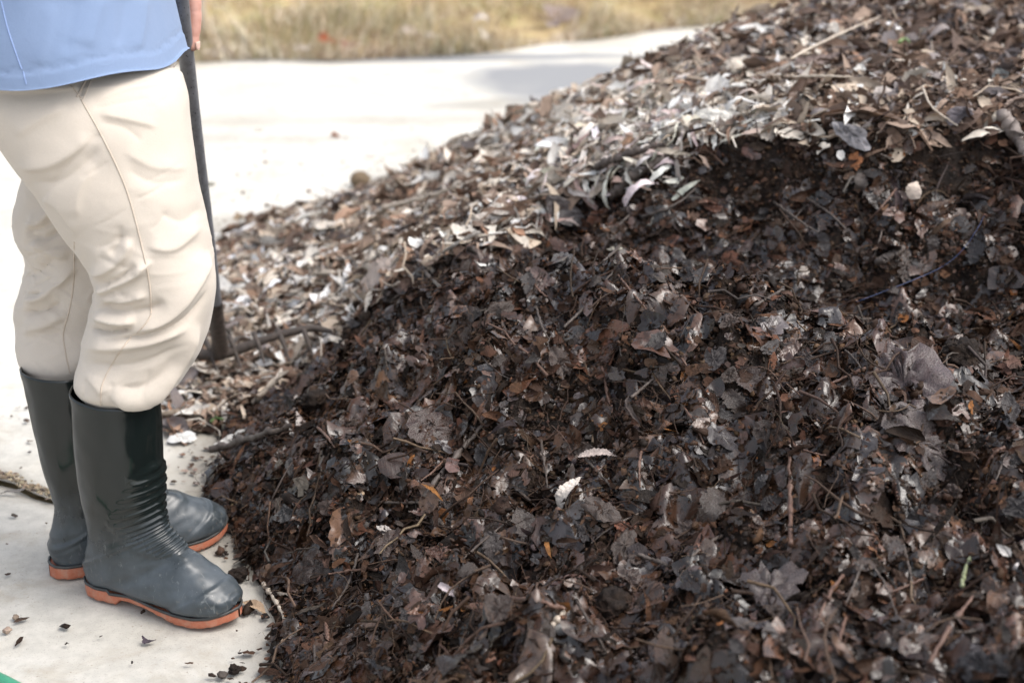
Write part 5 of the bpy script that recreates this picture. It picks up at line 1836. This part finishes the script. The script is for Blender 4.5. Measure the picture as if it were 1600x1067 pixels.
rock("compost_clod", 372, 905, .016, M["soil"], "dark crumb against the toe of the near boot", "clod", 17, .6, 4, .3)
put_leaf("leaf_scrap", 232, 1006, 22, 8, fine_scrap(960, .45, .3, .3), (.05, .03, .05), W_, "dark purple scrap on the concrete below the near boot", f=.1, lift=.003)
put_leaf("leaf_scrap", 398, 950, 36, -35, fine_leaf(961, .4), (.42, .30, .20), D_, "tan leaf on the concrete by the toe of the near boot", f=.1, lift=.005)
put_leaf("leaf_scrap", 325, 290, 22, 5, fine_scrap(962, .4, .3, .2), (.10, .10, .06), D_, "olive scrap on the road just right of the rake handle", f=.1, lift=.004)
put_leaf("leaf_scrap", 372, 340, 18, 30, fine_scrap(963, .5, .3, .2), (.30, .22, .14), D_, "brown scrap on the road left of the heap's foot", f=.1, lift=.004)
put_leaf("leaf_scrap", 20, 770, 40, 12, fine_leaf(964, .22), (.20, .19, .18), D_, "grey sliver lying by the joint in the concrete", f=.1, lift=.004)

# --- green hose just crossing the lower left corner
hp = [atZ(u, v, .0105) for u, v in [(-160, 1010), (-60, 1036), (0, 1062), (50, 1084), (140, 1096), (240, 1092), (312, 1079), (360, 1100), (420, 1150)]]
V, F = tube_np(np.array(hp), .0095, 14, 80)
ho = link("garden_hose", mesh_np("garden_hose", V, F), mat_plain("green_hose", (.03, .20, .11), (.05, .26, .15), 30, .35, .1))
tag(ho, "green garden hose crossing the bottom left corner", "hose")

# --- litter on and in front of the grassy bank
bank = [("bank_leaf", 880, 32, 60, -15, (.36, .29, .27), .6, "broad folded grey-brown leaf on the bank near the heap"),
        ("bank_leaf", 862, 42, 40, 20, (.52, .44, .42), .5, "pinkish leaf just left of the folded grey-brown leaf"),
        ("bank_leaf", 510, 72, 34, -10, (.42, .12, .05), .5, "rust red leaf at the foot of the grass"),
        ("bank_leaf", 475, 86, 34, 5, (.72, .66, .62), .4, "whitish leaf just left of the rust red leaf"),
        ("bank_leaf", 640, 62, 40, 0, (.66, .56, .50), .4, "pale pink leaf at the foot of the grass, middle of the row"),
        ("bank_leaf", 672, 70, 38, 5, (.72, .64, .56), .35, "cream leaf just right of the pale pink leaf"),
        ("bank_leaf", 760, 66, 22, 0, (.74, .70, .66), .5, "small white leaf at the grass edge left of the wet patch"),
        ("bank_leaf", 750, 40, 30, -10, (.66, .60, .54), .4, "pale leaf higher in the grass above the small white leaf"),
        ("bank_leaf", 387, 72, 24, 0, (.74, .68, .62), .5, "small cream leaf in the grass right of the hand"),
        ("bank_leaf", 340, 92, 40, 8, (.70, .64, .60), .4, "whitish leaf at the road edge right of the hand"),
        ("bank_leaf", 548, 80, 34, 0, (.34, .16, .12), .4, "dull red leaf just right of the rust red leaf")]
for k, (nm, u, v, l, a, col, wd, lab) in enumerate(bank):
    put_leaf(nm, u, v, l, a, fine_leaf(970 + k, wd), col, D_, lab, f=.45, lift=.05)
# pale dead stalk standing in the grass
b0 = hit(318, 62)
V, F = tube_np(np.array([b0 - b0, (.004, .01, .2), (-.004, .02, .42), (.01, .02, .6)]), [.017, .015, .013, .009], 8, 16)
so = link("dead_stalk", mesh_np("dead_stalk", V, F), M["twig_pale"])
so.location = b0
tag(so, "pale dead stalk standing in the grass right of the hand", "stalk")
